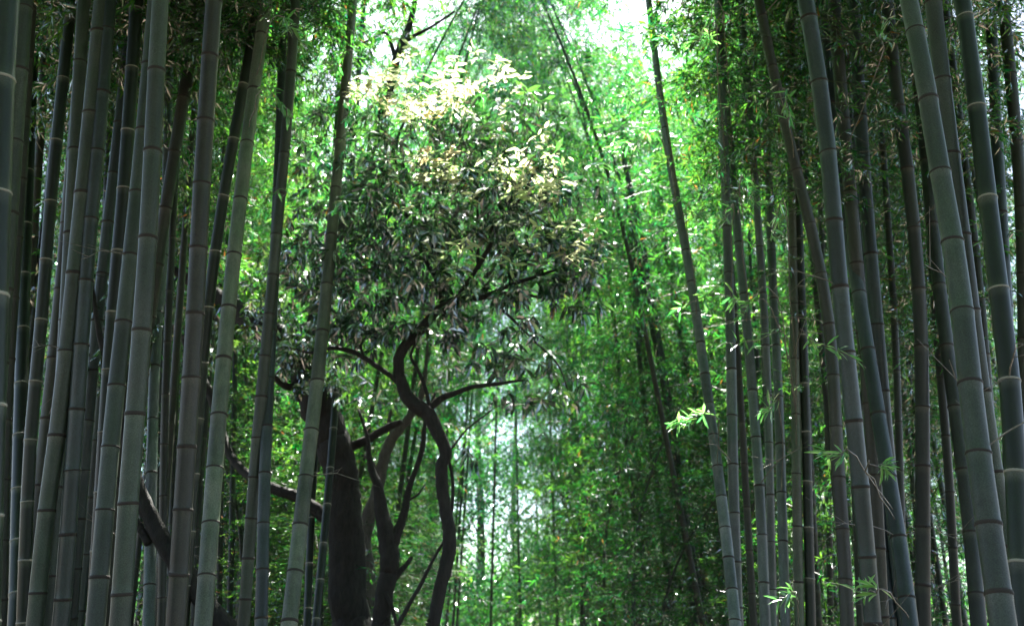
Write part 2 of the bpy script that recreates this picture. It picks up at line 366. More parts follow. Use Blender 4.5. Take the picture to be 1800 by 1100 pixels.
SHORT = {60: 300, 61: 360, 62: 320, 63: 420, 38: 250, 47: 200, 48: 250}
def build_culm(label, kind, pts, w1, w0, node=None, sp=None, diam=None, H=None, group=None, twigs=0, crown=True, seed=0, slim=False, D=None):
    """pts: (x, y) survey of the axis between photo rows 0 and 1100; w1, w0: widths low and high"""
    rg = np.random.default_rng(1000 + seed)
    big = max(w1, w0 * 1.1)
    if diam is None: diam = 0.125 if big > 24 else (0.105 if big > 16 else 0.085)
    p = np.array(sorted(pts, key=lambda q: -q[1]), float)      # from low (y 1100) to high (y 0)
    ytop = SHORT.get(seed, 0)
    ys = np.linspace(1100, ytop, 23)
    xs = np.interp(-ys, -p[:, 1], p[:, 0])
    # ends beyond the survey continue with the last slope
    if p[0, 1] < 1100:
        m = ys > p[0, 1]; s_ = (p[1, 0] - p[0, 0]) / (p[1, 1] - p[0, 1]); xs[m] = p[0, 0] + s_ * (ys[m] - p[0, 1])
    if p[-1, 1] > 0:
        m = ys < p[-1, 1]; s_ = (p[-1, 0] - p[-2, 0]) / (p[-1, 1] - p[-2, 1]); xs[m] = p[-1, 0] + s_ * (ys[m] - p[-1, 1])
    xs = np.convolve(np.pad(xs, 2, mode='reflect', reflect_type='odd'), np.ones(5) / 5, 'valid')
    ws = np.interp(-ys, [-1100, 0], [w1, w0])
    s1 = diam * FPX / w1; Db = D if D else s1 * 1.047
    s0 = 0.9 * diam * FPX / w0; ratio = min(1.2, max(0.95, (s0 * 0.832) / (s1 * 1.047)))
    C = []; Rr = []
    for x, y, wd in zip(xs, ys, ws):
        t = (1100 - y) / 1100
        Dy = Db * (1 + (ratio - 1) * t)
        q, s = P(x, y, Dy); C.append(q); Rr.append(wd * s / FPX / 2)
    C = np.array(C); Rr = np.array(Rr)
    # down to the ground
    d = (C[0] - C[2]) / (C[2, 2] - C[0, 2])
    k = 4; low = []; lr = []
    zb = C[0, 2] + 0.06
    for i in range(k, 0, -1):
        f = i / k; low.append(C[0] + np.array([d[0] * 0.6, d[1] * 0.6, -1]) * zb * f); lr.append(Rr[0] * (1 + 0.05 * f))
    # up to the tip, arching
    if ytop: H = C[-1, 2] + 2.2
    H = H or (rg.uniform(10.5, 12.5) if slim else rg.uniform(13.5, 17.5)); H = max(H, C[-1, 2] + (2.2 if ytop else 3.0))
    u = (C[-1] - C[-4]) / (C[-1, 2] - C[-4, 2]); hi = []; hr = []
    n = 12; span = H - C[-1, 2]
    side = np.array([-np.sign(C[-1, 0]) * (-1.2 if slim else 0.6), rg.uniform(-.3, .3), 0])
    for i in range(1, n + 1):
        f = i / n
        hi.append(C[-1] + u * span * f * np.array([0.8, 0.8, 1]) + side * 0.16 * span * f ** 2.2); hr.append(max(0.008, Rr[-1] * (1 - 0.93 * f)))
    A = np.vstack([low, C, hi]); RR = np.concatenate([lr, Rr, hr])
    arc = np.concatenate([[0], np.cumsum(np.linalg.norm(np.diff(A, axis=0), axis=1))])
    # nodes
    ya = np.concatenate([np.full(k, np.nan), ys, np.full(n, np.nan)])
    if sp is None: sp = 0.36 * FPX / (Db) * rg.uniform(0.85, 1.15)
    if node is None: node = rg.uniform(0, sp)
    yn = np.arange(ytop + node % sp, 1100, sp) + rg.normal(0, sp * 0.02, len(np.arange(ytop + node % sp, 1100, sp)))
    an = np.sort(np.interp(-yn, -ys, arc[k:k + 23]))
    gap = np.mean(np.diff(an)) if len(an) > 2 else 0.35
    a = an[0]; g = gap; dn = []
    while a - g > 0.1: a -= g; g *= 0.96; dn.append(a)
    a = an[-1]; g = gap; up = []
    while a + g < arc[-1] - 0.15: a += g; g = max(0.16, g * 0.985); up.append(a)
    nodes = np.array(dn[::-1] + list(an) + up)
    # samples along the stem with a ridge at each node
    segr = rg.uniform(0, 1, len(nodes) + 1)
    samp = [(0.0, 0.0, 0.0)]
    for q in nodes:
        r_ = np.interp(q, arc, RR)
        for off, bulge, wax in ((-1.3, 0.0, 0.0), (-0.6, 0.008, 0.7), (-0.22, 0.035, 1.0), (0.0, 0.06, 0.6), (0.2, 0.03, 0.3), (0.5, -0.012, 0.12), (1.2, 0, 0)):
            samp.append((q + off * r_, bulge, wax))
    samp.append((arc[-1], 0, 0)); samp.sort()
    sa = np.array(samp); sa = sa[(sa[:, 0] >= 0) & (sa[:, 0] <= arc[-1])]
    CC = np.stack([np.interp(sa[:, 0], arc, A[:, i]) for i in range(3)], 1)
    rr = np.interp(sa[:, 0], arc, RR) * (1 + sa[:, 1])
    sides = 18 if big > 20 else 12
    base = Vector(A[0]); base.z = 0.0
    root = empty('bamboo', base)
    tag(root, label, 'bamboo', group)
    V, F = tube_arrays(CC - np.array(base), rr, sides)
    V, Fs = capped(V, F, sides)
    wax = np.concatenate([np.repeat(sa[:, 2], sides), [0, 0]])
    seg = segr[np.searchsorted(nodes, sa[:, 0] - .001)]; seg = np.concatenate([np.repeat(seg, sides), [0, 0]])
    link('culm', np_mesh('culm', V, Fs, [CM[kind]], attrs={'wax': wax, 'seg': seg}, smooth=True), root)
    # rings as far as the view goes, the rest joined
    lim = arc[k + 22] + gap
    jv = []; jf = []
    RM = RING_P if kind == 'green' else RING_D
    tang = unit(np.gradient(A, axis=0))
    for q in nodes:
        c = np.array([np.interp(q, arc, A[:, i]) for i in range(3)]) - np.array(base); r_ = float(np.interp(q, arc, RR))
        t = Vector([np.interp(q, arc, tang[:, i]) for i in range(3)]) + Vector(rg.normal(0, 0.035, 3))
        rot = t.to_track_quat('Z', 'Y').to_matrix().to_4x4()
        sz = rg.uniform(0.5, 0.95) if kind != 'green' else rg.uniform(0.4, 0.6)
        mat = Matrix.Translation(Vector(c)) @ rot @ Matrix.Diagonal((r_ * 1.012, r_ * 1.012, r_ * sz * 1.0, 1))
        if q < lim:
            o = link('node_ring', RM, root); o.matrix_local = mat
        else:
            M4 = np.array(mat); vv = np.array([v.co for v in RM.vertices]); vv = vv @ M4[:3, :3].T + M4[:3, 3]
            jf.append(np.array([list(pl.vertices) for pl in RM.polygons]) + len(jv) * len(vv)); jv.append(vv)
    if jv:
        o = link('upper_node_rings', np_mesh('upper_node_rings', np.concatenate(jv), [np.concatenate(jf)], [RM.materials[0]], smooth=True), root); tag(o, kind='stuff')
    # thin bare twigs at some nodes
    vis = [q for q in nodes if arc[k] < q < lim]
    for i in range(twigs):
        q = vis[int(rg.integers(0, len(vis)))]
        c = np.array([np.interp(q, arc, A[:, j]) for j in range(3)]) - np.array(base)
        az = rg.uniform(math.pi, 2 * math.pi) if rg.random() < .6 else rg.uniform(0, 6.28); ln = rg.uniform(0.25, 0.7) if seed <= 34 else rg.uniform(0.5, 1.2); ri = rg.uniform(-0.2, 0.9)
        tt = np.linspace(0, 1, 6)[:, None]
        pts_ = c + tt * ln * np.array([math.cos(az), math.sin(az), ri]) + tt ** 2 * np.array([0, 0, -0.35 * ln]) + rg.normal(0, .012, (6, 3)) * tt
        V, F = tube_arrays(pts_, np.linspace(0.006, 0.0018, 6), 5)
        for b_ in range(3):
            z0 = pts_[2 + b_ % 3]; dd = rg.normal(0, 0.5, 3) + np.array([math.cos(az), math.sin(az), 0.1]); l2 = ln * rg.uniform(.25, .5)
            p2 = z0 + np.linspace(0, 1, 4)[:, None] * dd * l2
            V2, F2 = tube_arrays(p2, np.linspace(0.003, 0.001, 4), 4); F = np.vstack([F, F2 + len(V)]); V = np.vstack([V, V2])
        link('twig', np_mesh('twig', V, [F], [M_DRYTWIG], smooth=True), root)
    if crown:
        o = link('foliage', (HIGHCROWNS[seed % 2] if seed in (20, 21, 22, 23, 35, 16, 17, 40, 42) else SLIMCROWNS[seed % 3]) if slim else NEARCROWNS[int(rg.integers(0, len(NEARCROWNS)))], root)
        top = A[-1] - np.array(base)
        o.rotation_mode = 'QUATERNION'
        o.rotation_quaternion = Vector(top).to_track_quat('Z', 'Y') @ Matrix.Rotation(rg.uniform(0, 6.28), 3, 'Z').to_quaternion()
        k_ = np.linalg.norm(top) / 16.0; o.scale = (1, 1, k_)
    return root, A, RR, arc


# ------------------------------------------------------------------ the culms one can tell apart
# label, kind, axis [(x, y)...], width low, width high, first node row, node spacing
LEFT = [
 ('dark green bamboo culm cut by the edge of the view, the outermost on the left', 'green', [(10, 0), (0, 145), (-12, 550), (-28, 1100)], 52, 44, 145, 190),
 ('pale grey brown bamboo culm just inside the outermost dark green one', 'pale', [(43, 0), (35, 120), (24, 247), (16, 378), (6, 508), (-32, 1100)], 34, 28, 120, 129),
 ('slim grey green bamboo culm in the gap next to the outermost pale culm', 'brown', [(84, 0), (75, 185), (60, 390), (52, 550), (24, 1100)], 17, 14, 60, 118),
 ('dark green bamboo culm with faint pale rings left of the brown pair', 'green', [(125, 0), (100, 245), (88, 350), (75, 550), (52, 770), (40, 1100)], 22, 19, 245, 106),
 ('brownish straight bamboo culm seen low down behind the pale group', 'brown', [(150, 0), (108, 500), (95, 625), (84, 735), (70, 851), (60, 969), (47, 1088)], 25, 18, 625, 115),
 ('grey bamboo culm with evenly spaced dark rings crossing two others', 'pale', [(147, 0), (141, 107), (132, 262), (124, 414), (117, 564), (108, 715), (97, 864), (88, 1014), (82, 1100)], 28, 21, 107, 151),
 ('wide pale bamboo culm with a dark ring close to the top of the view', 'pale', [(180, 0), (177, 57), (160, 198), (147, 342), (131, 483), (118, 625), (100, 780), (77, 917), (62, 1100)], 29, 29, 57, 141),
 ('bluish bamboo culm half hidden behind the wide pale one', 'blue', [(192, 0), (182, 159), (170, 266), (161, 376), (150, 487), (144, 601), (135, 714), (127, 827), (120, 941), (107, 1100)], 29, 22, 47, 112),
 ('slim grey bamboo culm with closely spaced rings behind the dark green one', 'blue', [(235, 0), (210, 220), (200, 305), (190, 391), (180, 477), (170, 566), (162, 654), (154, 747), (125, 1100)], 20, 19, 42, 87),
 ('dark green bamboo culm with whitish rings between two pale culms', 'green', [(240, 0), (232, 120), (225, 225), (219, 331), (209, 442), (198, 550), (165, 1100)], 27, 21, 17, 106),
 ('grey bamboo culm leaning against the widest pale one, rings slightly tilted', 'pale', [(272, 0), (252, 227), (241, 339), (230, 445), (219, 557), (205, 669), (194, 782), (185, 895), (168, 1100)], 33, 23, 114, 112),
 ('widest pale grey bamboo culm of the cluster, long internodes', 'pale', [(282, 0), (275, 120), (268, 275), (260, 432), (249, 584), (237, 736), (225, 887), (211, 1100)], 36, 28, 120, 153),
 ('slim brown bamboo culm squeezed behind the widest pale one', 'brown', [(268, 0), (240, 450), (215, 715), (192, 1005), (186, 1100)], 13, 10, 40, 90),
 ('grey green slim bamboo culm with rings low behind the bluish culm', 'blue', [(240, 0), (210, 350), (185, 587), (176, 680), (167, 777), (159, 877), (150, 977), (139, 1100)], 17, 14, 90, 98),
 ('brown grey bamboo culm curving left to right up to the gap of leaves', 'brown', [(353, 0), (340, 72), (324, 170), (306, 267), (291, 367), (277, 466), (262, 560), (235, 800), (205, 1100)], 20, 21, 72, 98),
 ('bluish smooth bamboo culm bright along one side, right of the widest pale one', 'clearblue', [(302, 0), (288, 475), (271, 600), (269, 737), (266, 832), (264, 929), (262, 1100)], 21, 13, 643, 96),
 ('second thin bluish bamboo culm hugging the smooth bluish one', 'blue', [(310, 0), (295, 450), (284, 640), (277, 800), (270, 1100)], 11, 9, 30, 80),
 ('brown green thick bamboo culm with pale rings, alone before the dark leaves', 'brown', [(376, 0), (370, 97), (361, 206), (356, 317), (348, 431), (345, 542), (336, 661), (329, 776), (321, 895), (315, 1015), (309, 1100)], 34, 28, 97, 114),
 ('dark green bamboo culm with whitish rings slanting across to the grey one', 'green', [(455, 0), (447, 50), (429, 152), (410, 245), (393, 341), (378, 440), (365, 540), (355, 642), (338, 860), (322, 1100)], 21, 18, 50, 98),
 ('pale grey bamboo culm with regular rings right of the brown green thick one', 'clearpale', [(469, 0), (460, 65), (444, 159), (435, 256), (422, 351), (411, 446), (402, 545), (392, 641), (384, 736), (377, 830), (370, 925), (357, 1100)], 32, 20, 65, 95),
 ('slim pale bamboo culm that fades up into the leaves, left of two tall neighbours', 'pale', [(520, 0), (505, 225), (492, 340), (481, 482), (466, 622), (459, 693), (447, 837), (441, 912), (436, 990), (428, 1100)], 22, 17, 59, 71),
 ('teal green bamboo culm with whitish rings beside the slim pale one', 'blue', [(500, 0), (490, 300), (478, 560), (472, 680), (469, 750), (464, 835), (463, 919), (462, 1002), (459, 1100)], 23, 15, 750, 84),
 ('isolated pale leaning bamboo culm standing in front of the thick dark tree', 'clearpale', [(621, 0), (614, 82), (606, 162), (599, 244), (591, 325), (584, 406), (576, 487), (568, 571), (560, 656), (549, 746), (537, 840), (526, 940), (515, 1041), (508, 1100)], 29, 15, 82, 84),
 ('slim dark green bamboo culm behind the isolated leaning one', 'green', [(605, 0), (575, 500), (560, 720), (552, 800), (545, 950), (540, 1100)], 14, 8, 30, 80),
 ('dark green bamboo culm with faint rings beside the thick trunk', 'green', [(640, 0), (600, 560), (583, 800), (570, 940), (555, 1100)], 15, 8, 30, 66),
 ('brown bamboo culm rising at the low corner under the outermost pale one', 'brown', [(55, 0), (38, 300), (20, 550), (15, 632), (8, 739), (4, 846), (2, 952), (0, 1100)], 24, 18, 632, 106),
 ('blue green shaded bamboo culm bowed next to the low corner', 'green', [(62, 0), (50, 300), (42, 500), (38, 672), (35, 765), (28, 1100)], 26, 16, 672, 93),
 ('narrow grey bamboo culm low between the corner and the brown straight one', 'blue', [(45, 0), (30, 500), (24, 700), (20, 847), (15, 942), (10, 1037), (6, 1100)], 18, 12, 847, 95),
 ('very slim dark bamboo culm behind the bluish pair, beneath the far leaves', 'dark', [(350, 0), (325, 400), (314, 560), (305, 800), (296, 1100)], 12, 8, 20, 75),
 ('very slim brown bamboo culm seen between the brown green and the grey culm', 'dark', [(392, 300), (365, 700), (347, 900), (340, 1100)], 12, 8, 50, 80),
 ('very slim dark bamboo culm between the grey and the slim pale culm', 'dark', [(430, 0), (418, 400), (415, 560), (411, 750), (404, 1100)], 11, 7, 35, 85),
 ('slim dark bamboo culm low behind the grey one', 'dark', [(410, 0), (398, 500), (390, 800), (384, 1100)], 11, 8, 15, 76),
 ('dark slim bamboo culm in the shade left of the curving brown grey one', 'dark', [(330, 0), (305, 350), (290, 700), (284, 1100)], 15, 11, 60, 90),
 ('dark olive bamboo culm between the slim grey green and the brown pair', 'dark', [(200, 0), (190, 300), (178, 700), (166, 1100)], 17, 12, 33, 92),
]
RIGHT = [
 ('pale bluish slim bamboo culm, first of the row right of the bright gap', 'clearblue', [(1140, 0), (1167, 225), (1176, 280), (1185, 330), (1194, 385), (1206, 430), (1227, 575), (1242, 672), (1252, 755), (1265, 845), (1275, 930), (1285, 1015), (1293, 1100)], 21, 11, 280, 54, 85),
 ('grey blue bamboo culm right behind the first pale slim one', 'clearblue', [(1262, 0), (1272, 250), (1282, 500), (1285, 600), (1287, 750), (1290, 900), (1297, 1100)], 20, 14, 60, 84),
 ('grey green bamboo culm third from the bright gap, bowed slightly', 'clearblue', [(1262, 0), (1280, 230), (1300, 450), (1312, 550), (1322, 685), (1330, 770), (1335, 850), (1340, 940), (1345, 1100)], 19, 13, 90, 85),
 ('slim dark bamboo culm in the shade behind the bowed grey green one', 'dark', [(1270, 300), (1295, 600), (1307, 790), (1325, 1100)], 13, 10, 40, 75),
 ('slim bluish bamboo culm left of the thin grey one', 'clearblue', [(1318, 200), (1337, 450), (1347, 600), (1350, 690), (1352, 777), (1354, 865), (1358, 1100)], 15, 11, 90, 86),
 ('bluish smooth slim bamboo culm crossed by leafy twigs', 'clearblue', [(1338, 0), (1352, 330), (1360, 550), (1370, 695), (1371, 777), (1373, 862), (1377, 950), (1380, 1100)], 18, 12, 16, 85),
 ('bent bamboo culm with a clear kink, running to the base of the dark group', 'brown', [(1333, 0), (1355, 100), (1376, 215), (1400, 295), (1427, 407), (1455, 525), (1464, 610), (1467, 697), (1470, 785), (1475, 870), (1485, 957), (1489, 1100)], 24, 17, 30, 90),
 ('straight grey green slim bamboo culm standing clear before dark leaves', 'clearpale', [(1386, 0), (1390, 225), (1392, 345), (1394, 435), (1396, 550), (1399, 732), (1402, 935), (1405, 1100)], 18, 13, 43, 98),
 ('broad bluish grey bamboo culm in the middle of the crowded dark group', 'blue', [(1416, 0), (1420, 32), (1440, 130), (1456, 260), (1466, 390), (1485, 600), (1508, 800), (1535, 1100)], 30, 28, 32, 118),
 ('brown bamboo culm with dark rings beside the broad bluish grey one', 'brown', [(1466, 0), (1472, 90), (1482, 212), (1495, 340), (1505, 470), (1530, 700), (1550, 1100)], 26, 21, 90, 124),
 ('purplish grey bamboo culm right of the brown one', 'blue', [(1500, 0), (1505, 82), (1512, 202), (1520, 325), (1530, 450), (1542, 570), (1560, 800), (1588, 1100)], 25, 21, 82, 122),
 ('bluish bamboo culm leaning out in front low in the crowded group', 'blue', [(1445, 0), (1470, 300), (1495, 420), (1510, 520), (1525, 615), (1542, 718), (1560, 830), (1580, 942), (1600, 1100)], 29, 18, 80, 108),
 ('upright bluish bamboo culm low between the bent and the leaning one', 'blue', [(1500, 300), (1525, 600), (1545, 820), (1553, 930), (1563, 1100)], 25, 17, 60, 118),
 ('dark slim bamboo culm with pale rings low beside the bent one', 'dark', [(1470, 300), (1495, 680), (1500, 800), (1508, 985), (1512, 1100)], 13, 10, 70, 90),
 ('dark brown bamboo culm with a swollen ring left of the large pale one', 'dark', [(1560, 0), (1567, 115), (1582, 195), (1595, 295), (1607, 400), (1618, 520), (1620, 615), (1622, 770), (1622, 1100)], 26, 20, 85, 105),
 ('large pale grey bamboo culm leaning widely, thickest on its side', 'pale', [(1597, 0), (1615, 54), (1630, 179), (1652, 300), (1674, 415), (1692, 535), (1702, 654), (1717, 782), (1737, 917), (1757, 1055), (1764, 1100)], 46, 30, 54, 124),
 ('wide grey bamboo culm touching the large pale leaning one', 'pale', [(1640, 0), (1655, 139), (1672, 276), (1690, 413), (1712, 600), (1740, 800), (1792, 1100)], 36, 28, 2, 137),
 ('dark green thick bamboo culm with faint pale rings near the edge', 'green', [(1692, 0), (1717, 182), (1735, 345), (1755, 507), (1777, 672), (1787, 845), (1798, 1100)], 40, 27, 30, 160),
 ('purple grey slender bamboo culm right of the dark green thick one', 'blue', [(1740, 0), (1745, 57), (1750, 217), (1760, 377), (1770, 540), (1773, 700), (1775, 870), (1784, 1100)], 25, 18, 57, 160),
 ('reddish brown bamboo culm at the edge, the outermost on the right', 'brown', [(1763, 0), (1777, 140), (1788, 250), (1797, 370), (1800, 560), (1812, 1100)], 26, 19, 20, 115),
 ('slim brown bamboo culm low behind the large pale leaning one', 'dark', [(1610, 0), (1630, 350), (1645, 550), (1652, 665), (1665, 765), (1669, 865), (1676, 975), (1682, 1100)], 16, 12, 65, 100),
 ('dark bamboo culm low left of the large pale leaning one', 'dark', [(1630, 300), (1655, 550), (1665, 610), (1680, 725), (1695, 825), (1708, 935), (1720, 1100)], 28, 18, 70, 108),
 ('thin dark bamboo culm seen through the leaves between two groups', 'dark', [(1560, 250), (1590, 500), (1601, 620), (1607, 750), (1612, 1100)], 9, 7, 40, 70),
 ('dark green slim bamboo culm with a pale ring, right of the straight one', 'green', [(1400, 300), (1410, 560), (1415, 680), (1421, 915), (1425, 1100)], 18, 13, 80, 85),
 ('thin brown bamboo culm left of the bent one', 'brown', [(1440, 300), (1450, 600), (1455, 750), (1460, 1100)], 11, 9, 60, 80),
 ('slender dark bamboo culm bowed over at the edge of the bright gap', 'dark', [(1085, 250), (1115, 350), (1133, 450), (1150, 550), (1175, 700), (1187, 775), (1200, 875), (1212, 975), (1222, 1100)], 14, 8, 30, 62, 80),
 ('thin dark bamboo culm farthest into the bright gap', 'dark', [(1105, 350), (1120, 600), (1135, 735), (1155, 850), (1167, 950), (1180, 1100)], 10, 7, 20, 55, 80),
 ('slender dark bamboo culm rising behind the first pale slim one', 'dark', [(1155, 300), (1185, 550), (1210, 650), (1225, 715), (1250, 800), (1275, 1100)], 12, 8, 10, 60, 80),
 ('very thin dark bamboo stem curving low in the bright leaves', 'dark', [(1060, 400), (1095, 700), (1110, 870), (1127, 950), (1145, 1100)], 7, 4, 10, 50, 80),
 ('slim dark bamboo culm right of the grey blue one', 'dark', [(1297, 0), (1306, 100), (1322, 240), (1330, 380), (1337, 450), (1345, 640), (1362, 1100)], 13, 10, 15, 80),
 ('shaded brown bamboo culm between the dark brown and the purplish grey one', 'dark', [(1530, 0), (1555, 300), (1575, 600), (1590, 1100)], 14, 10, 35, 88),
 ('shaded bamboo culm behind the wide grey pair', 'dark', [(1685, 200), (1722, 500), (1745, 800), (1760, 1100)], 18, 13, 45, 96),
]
CULMS = {}
SLIM = {16, 17, 20, 21, 22, 23, 24, 25, 29, 30, 31, 32, 33, 35, 36, 37, 38, 39, 40, 41, 42, 47, 48, 49, 60, 61, 62, 63, 64, 65, 66}
seed = 0
for side, table in (('L', LEFT), ('R', RIGHT)):
    for rec in table:
        seed += 1
        lab, kind, pts, w1, w0, nd, sp = rec[:7]
        tw = seed % 2 if side == 'L' else 1 + seed % 2
        CULMS[seed] = build_culm(lab, kind, pts, w1, w0, nd, sp, diam={60: .12, 61: .105, 62: .125, 63: .075}.get(seed), group=GROUP_L if side == 'L' else GROUP_R, twigs=tw, seed=seed, slim=seed in SLIM)

# ------------------------------------------------------------------ bamboo deeper in the grove
def far_stem(seed):
    rg = np.random.default_rng(seed); H = 16.0
    z = []; q = 0.15; g = 0.2
    while q < H - .2: z += [q - .03, q, q + .03]; q += g; g = min(.36, g * 1.05)
    z = np.array([0] + z + [H]); r = 0.05 * (1 - (z / H) ** 1.4 * 0.85)
    r[2::3] *= 1.12
    C = np.stack([[arch(a / H, H) for a in z], np.zeros(len(z)), z], 1)
    wax = np.zeros(len(z)); wax[2::3] = 0.8
    V, F = tube_arrays(C, r, 8)
    return V, F, np.repeat(wax, 8)
fs = far_stem(1)
FARSTEM = {k: np_mesh('culm', fs[0], [fs[1]], [CM[k]], attrs={'wax': fs[2], 'seg': fs[2] * 0 + .4}, smooth=True) for k in ('blue', 'brown', 'green', 'dark', 'pale')}
def far_bamboo(x, y, label, group, low=False, seed=0, lean=None, tall=None):
    rg = np.random.default_rng(seed)
    root = empty('leafy_bamboo', (x, y, 0)); tag(root, label, 'bamboo', group)
    k = ['blue', 'brown', 'green', 'dark', 'dark', 'pale'][int(rg.integers(0, 6))]
    H = rg.uniform(0.9, 1.25) * (0.5 if low else 1.0)
    # tops bend over the path
    toward = math.atan2(0, path_x(y) - x) + rg.normal(0, 0.7) + (math.pi if y < 22 and abs(x) < 6 else 0)
    a = link('culm', FARSTEM[k], root); b = link('foliage', (LOWCROWNS if low else CROWNS)[int(rg.integers(0, 3))], root)
    tilt = rg.uniform(0.0, 0.07)
    if not lean and y > 10 and -.29 * y < x < .25 * y:
        # towards the path the bamboo stands lower, stepping up into the grove
        dx = abs(x - path_x(y)); top = 3.4 + max(0, y - 12) * (0.6 if dx < 4 else .85) + max(0, dx - 3) * 1.5
        H = min(H, top * rg.uniform(.85, 1.2) / 16.0)
    if lean: tilt = lean; H = tall; toward = math.atan2(0, path_x(y) - x) + rg.normal(0, .25)
    for o, sc in ((a, H), (b, H * (16 / 9 if low else 1))):
        o.rotation_euler = (0, tilt, toward); 
    a.scale = (0.8 if low else 1, 0.8 if low else 1, H); b.scale = (1, 1, H * (16 / 9.0) if low else H)
    if low: b.scale = (1.0, 1.0, H * 16 / 9.0)
    return root
n = 0
pts = []
rg = np.random.default_rng(5)
tries = 0
while len(pts) < 190 and tries < 20000:
    tries += 1
    y = 11 + 27 * rg.random()
    x = rg.uniform(-0.51 * y - .4, 0.51 * y + .4)
    if abs(x - path_x(y)) < 2.3 + 0.02 * y: continue
    if 32 < y < 50 and abs(x) < 6.5: continue
    if y < 13 and abs(x) < 3.6: continue
    if any((x - a) ** 2 + (y - b) ** 2 < 1.3 for a, b in pts): continue
    pts.append((x, y))
for i, (x, y) in enumerate(pts):
    left = x < path_x(y)
    far_bamboo(x, y, 'leafy bamboo deep in the grove behind the dark tree and pale culms' if left else 'leafy bamboo deep in the grove behind the slim bluish culms',
               'leafy bamboos behind the dark tree' if left else 'leafy bamboos behind the slim bluish culms', seed=3000 + i)
lp = [(2.05, 14.4), (1.8, 16.2), (2.5, 16.8), (1.6, 18.6), (2.9, 13.2), (1.3, 21.0), (2.4, 19.6), (-2.6, 15.5), (-2.2, 18.5)]; tries = 0
while len(lp) < 75 and tries < 20000:
    tries += 1
    y = 11.5 + 36 * rg.random() ** 1.1
    x = rg.uniform(-0.5 * y, 0.5 * y)
    if y > 20: x *= .6
    if abs(x - path_x(y)) < 1.5 + .02 * y: continue
    if any((x - a) ** 2 + (y - b) ** 2 < 1.5 for a, b in lp): continue
    lp.append((x, y))
for i, (x, y) in enumerate(lp):
    left = x < path_x(y)
    far_bamboo(x, y, 'short young bamboo leafy to the ground, left of the bright gap' if left else 'short young bamboo leafy to the ground, right of the bright gap',
               'young bamboos left of the bright gap' if left else 'young bamboos right of the bright gap', low=True, seed=5000 + i)
# unseen bamboos added round and behind the viewpoint to shade the near culms
rg = np.random.default_rng(21); hp = []; tries = 0
while len(hp) < 70 and tries < 20000:
    tries += 1
    y = rg.uniform(-12, 12); x = rg.uniform(-11, 11)
    if (abs(x) < 2.0 and y > -7) or (y > 0 and abs(x) < 0.62 * y + 1.8): continue
    if any((x - a) ** 2 + (y - b) ** 2 < 1.6 for a, b in hp): continue
    hp.append((x, y))
for i, (x, y) in enumerate(hp):
    far_bamboo(x, y, 'tall unseen bamboo added round the viewpoint, its crown shading the near culms', 'bamboos standing round the viewpoint', seed=8000 + i)
# tall ones that bow over the path and meet above it
for i, (x, y, ln, tl) in enumerate([(3.0, 14.6, .15, 1.0), (2.6, 19.2, .06, 1.3), (-2.4, 17.8, .10, 1.25), (3.9, 18.5, .15, 1.1), (3.3, 16.2, .12, 1.1), (2.9, 22.2, .09, 1.35), (-3.2, 17, .15, 1.05), (-2.8, 20, .13, 1.2), (4.0, 20.5, .15, 1.2), (-3.4, 14.5, .12, .95), (-4.2, 25, .10, 1.3), (-3.6, 27.5, .12, 1.35), (-5.4, 23, .10, 1.2), (3.0, 38, .05, 1.8), (-2.9, 38, .06, 1.8), (0.4, 41, .02, 1.9), (-3.0, 30, .12, 1.4), (4.2, 30.5, .12, 1.4), (-1.9, 31, .05, 1.5), (2.9, 32, .05, 1.5), (-4, 32.5, .14, 1.5), (4.8, 33, .10, 1.55), (-5.5, 30, .08, 1.4), (5.9, 31, .08, 1.4), (1.6, 35.5, .02, 1.75), (-.8, 36, .02, 1.75), (-1.9, 33, .05, 1.75), (2.6, 34, .05, 1.75), (3.4, 37, .09, 1.8), (-2.6, 37, .08, 1.8)]):
    far_bamboo(x, y, 'tall bamboo bowing its leafy top over the bright gap', 'bamboos bowing over the bright gap', seed=8500 + i, lean=ln, tall=tl)
for i in range(18):  # more unseen bamboos, added and bowed over the viewpoint to block sky light
    sg = -1 if i % 2 else 1
    far_bamboo(sg * rg.uniform(2.4, 3.6), -9 + i * 0.6, 'tall unseen bamboo added round the viewpoint, its crown shading the near culms', 'bamboos standing round the viewpoint', seed=8700 + i, lean=.13, tall=rg.uniform(1.05, 1.2))
# where the path bends away the grove closes the view
for i in range(14):
    x = rg.uniform(-7, 9); y = rg.uniform(51, 62)
    far_bamboo(x, y, 'pale sunlit bamboo closing the far end of the gap', 'bamboos at the far end of the gap', low=(i % 2 == 0), seed=7000 + i)

# ------------------------------------------------------------------ broadleaf trees beside the path
def one_leaf_mesh(seed):
    rg = np.random.default_rng(seed)
    V, F, k = leaf_verts(np.zeros((1, 3)), np.array([[1., 0, 0]]), np.array([[0, 0, 1.]]), np.array([1.0]), np.array([rg.uniform(.26, .34)]), rg.uniform(.1, .28), 'broad')
    return np_mesh('leaf', V, [F], [M_TLEAF], attrs={'tint': np.full(len(V), rg.uniform(0, .95))})
LEAFS = [one_leaf_mesh(i) for i in range(8)]
def whorls(blobs, rg, leaf=0.17, out_c=None):
    """blobs: (px, py, rx, ry, D0, D1, count) -> whorl centres"""
    W = []
    for (x, y, rx, ry, D0, D1, n) in blobs:
        for _ in range(n):
            a = rg.uniform(0, 6.283); r = math.sqrt(rg.uniform(0.0, 1.0))
            p, s_ = P(x + rx * r * math.cos(a), y + ry * r * math.sin(a), rg.uniform(D0, D1)); W.append(np.array(p))
    return np.array(W)
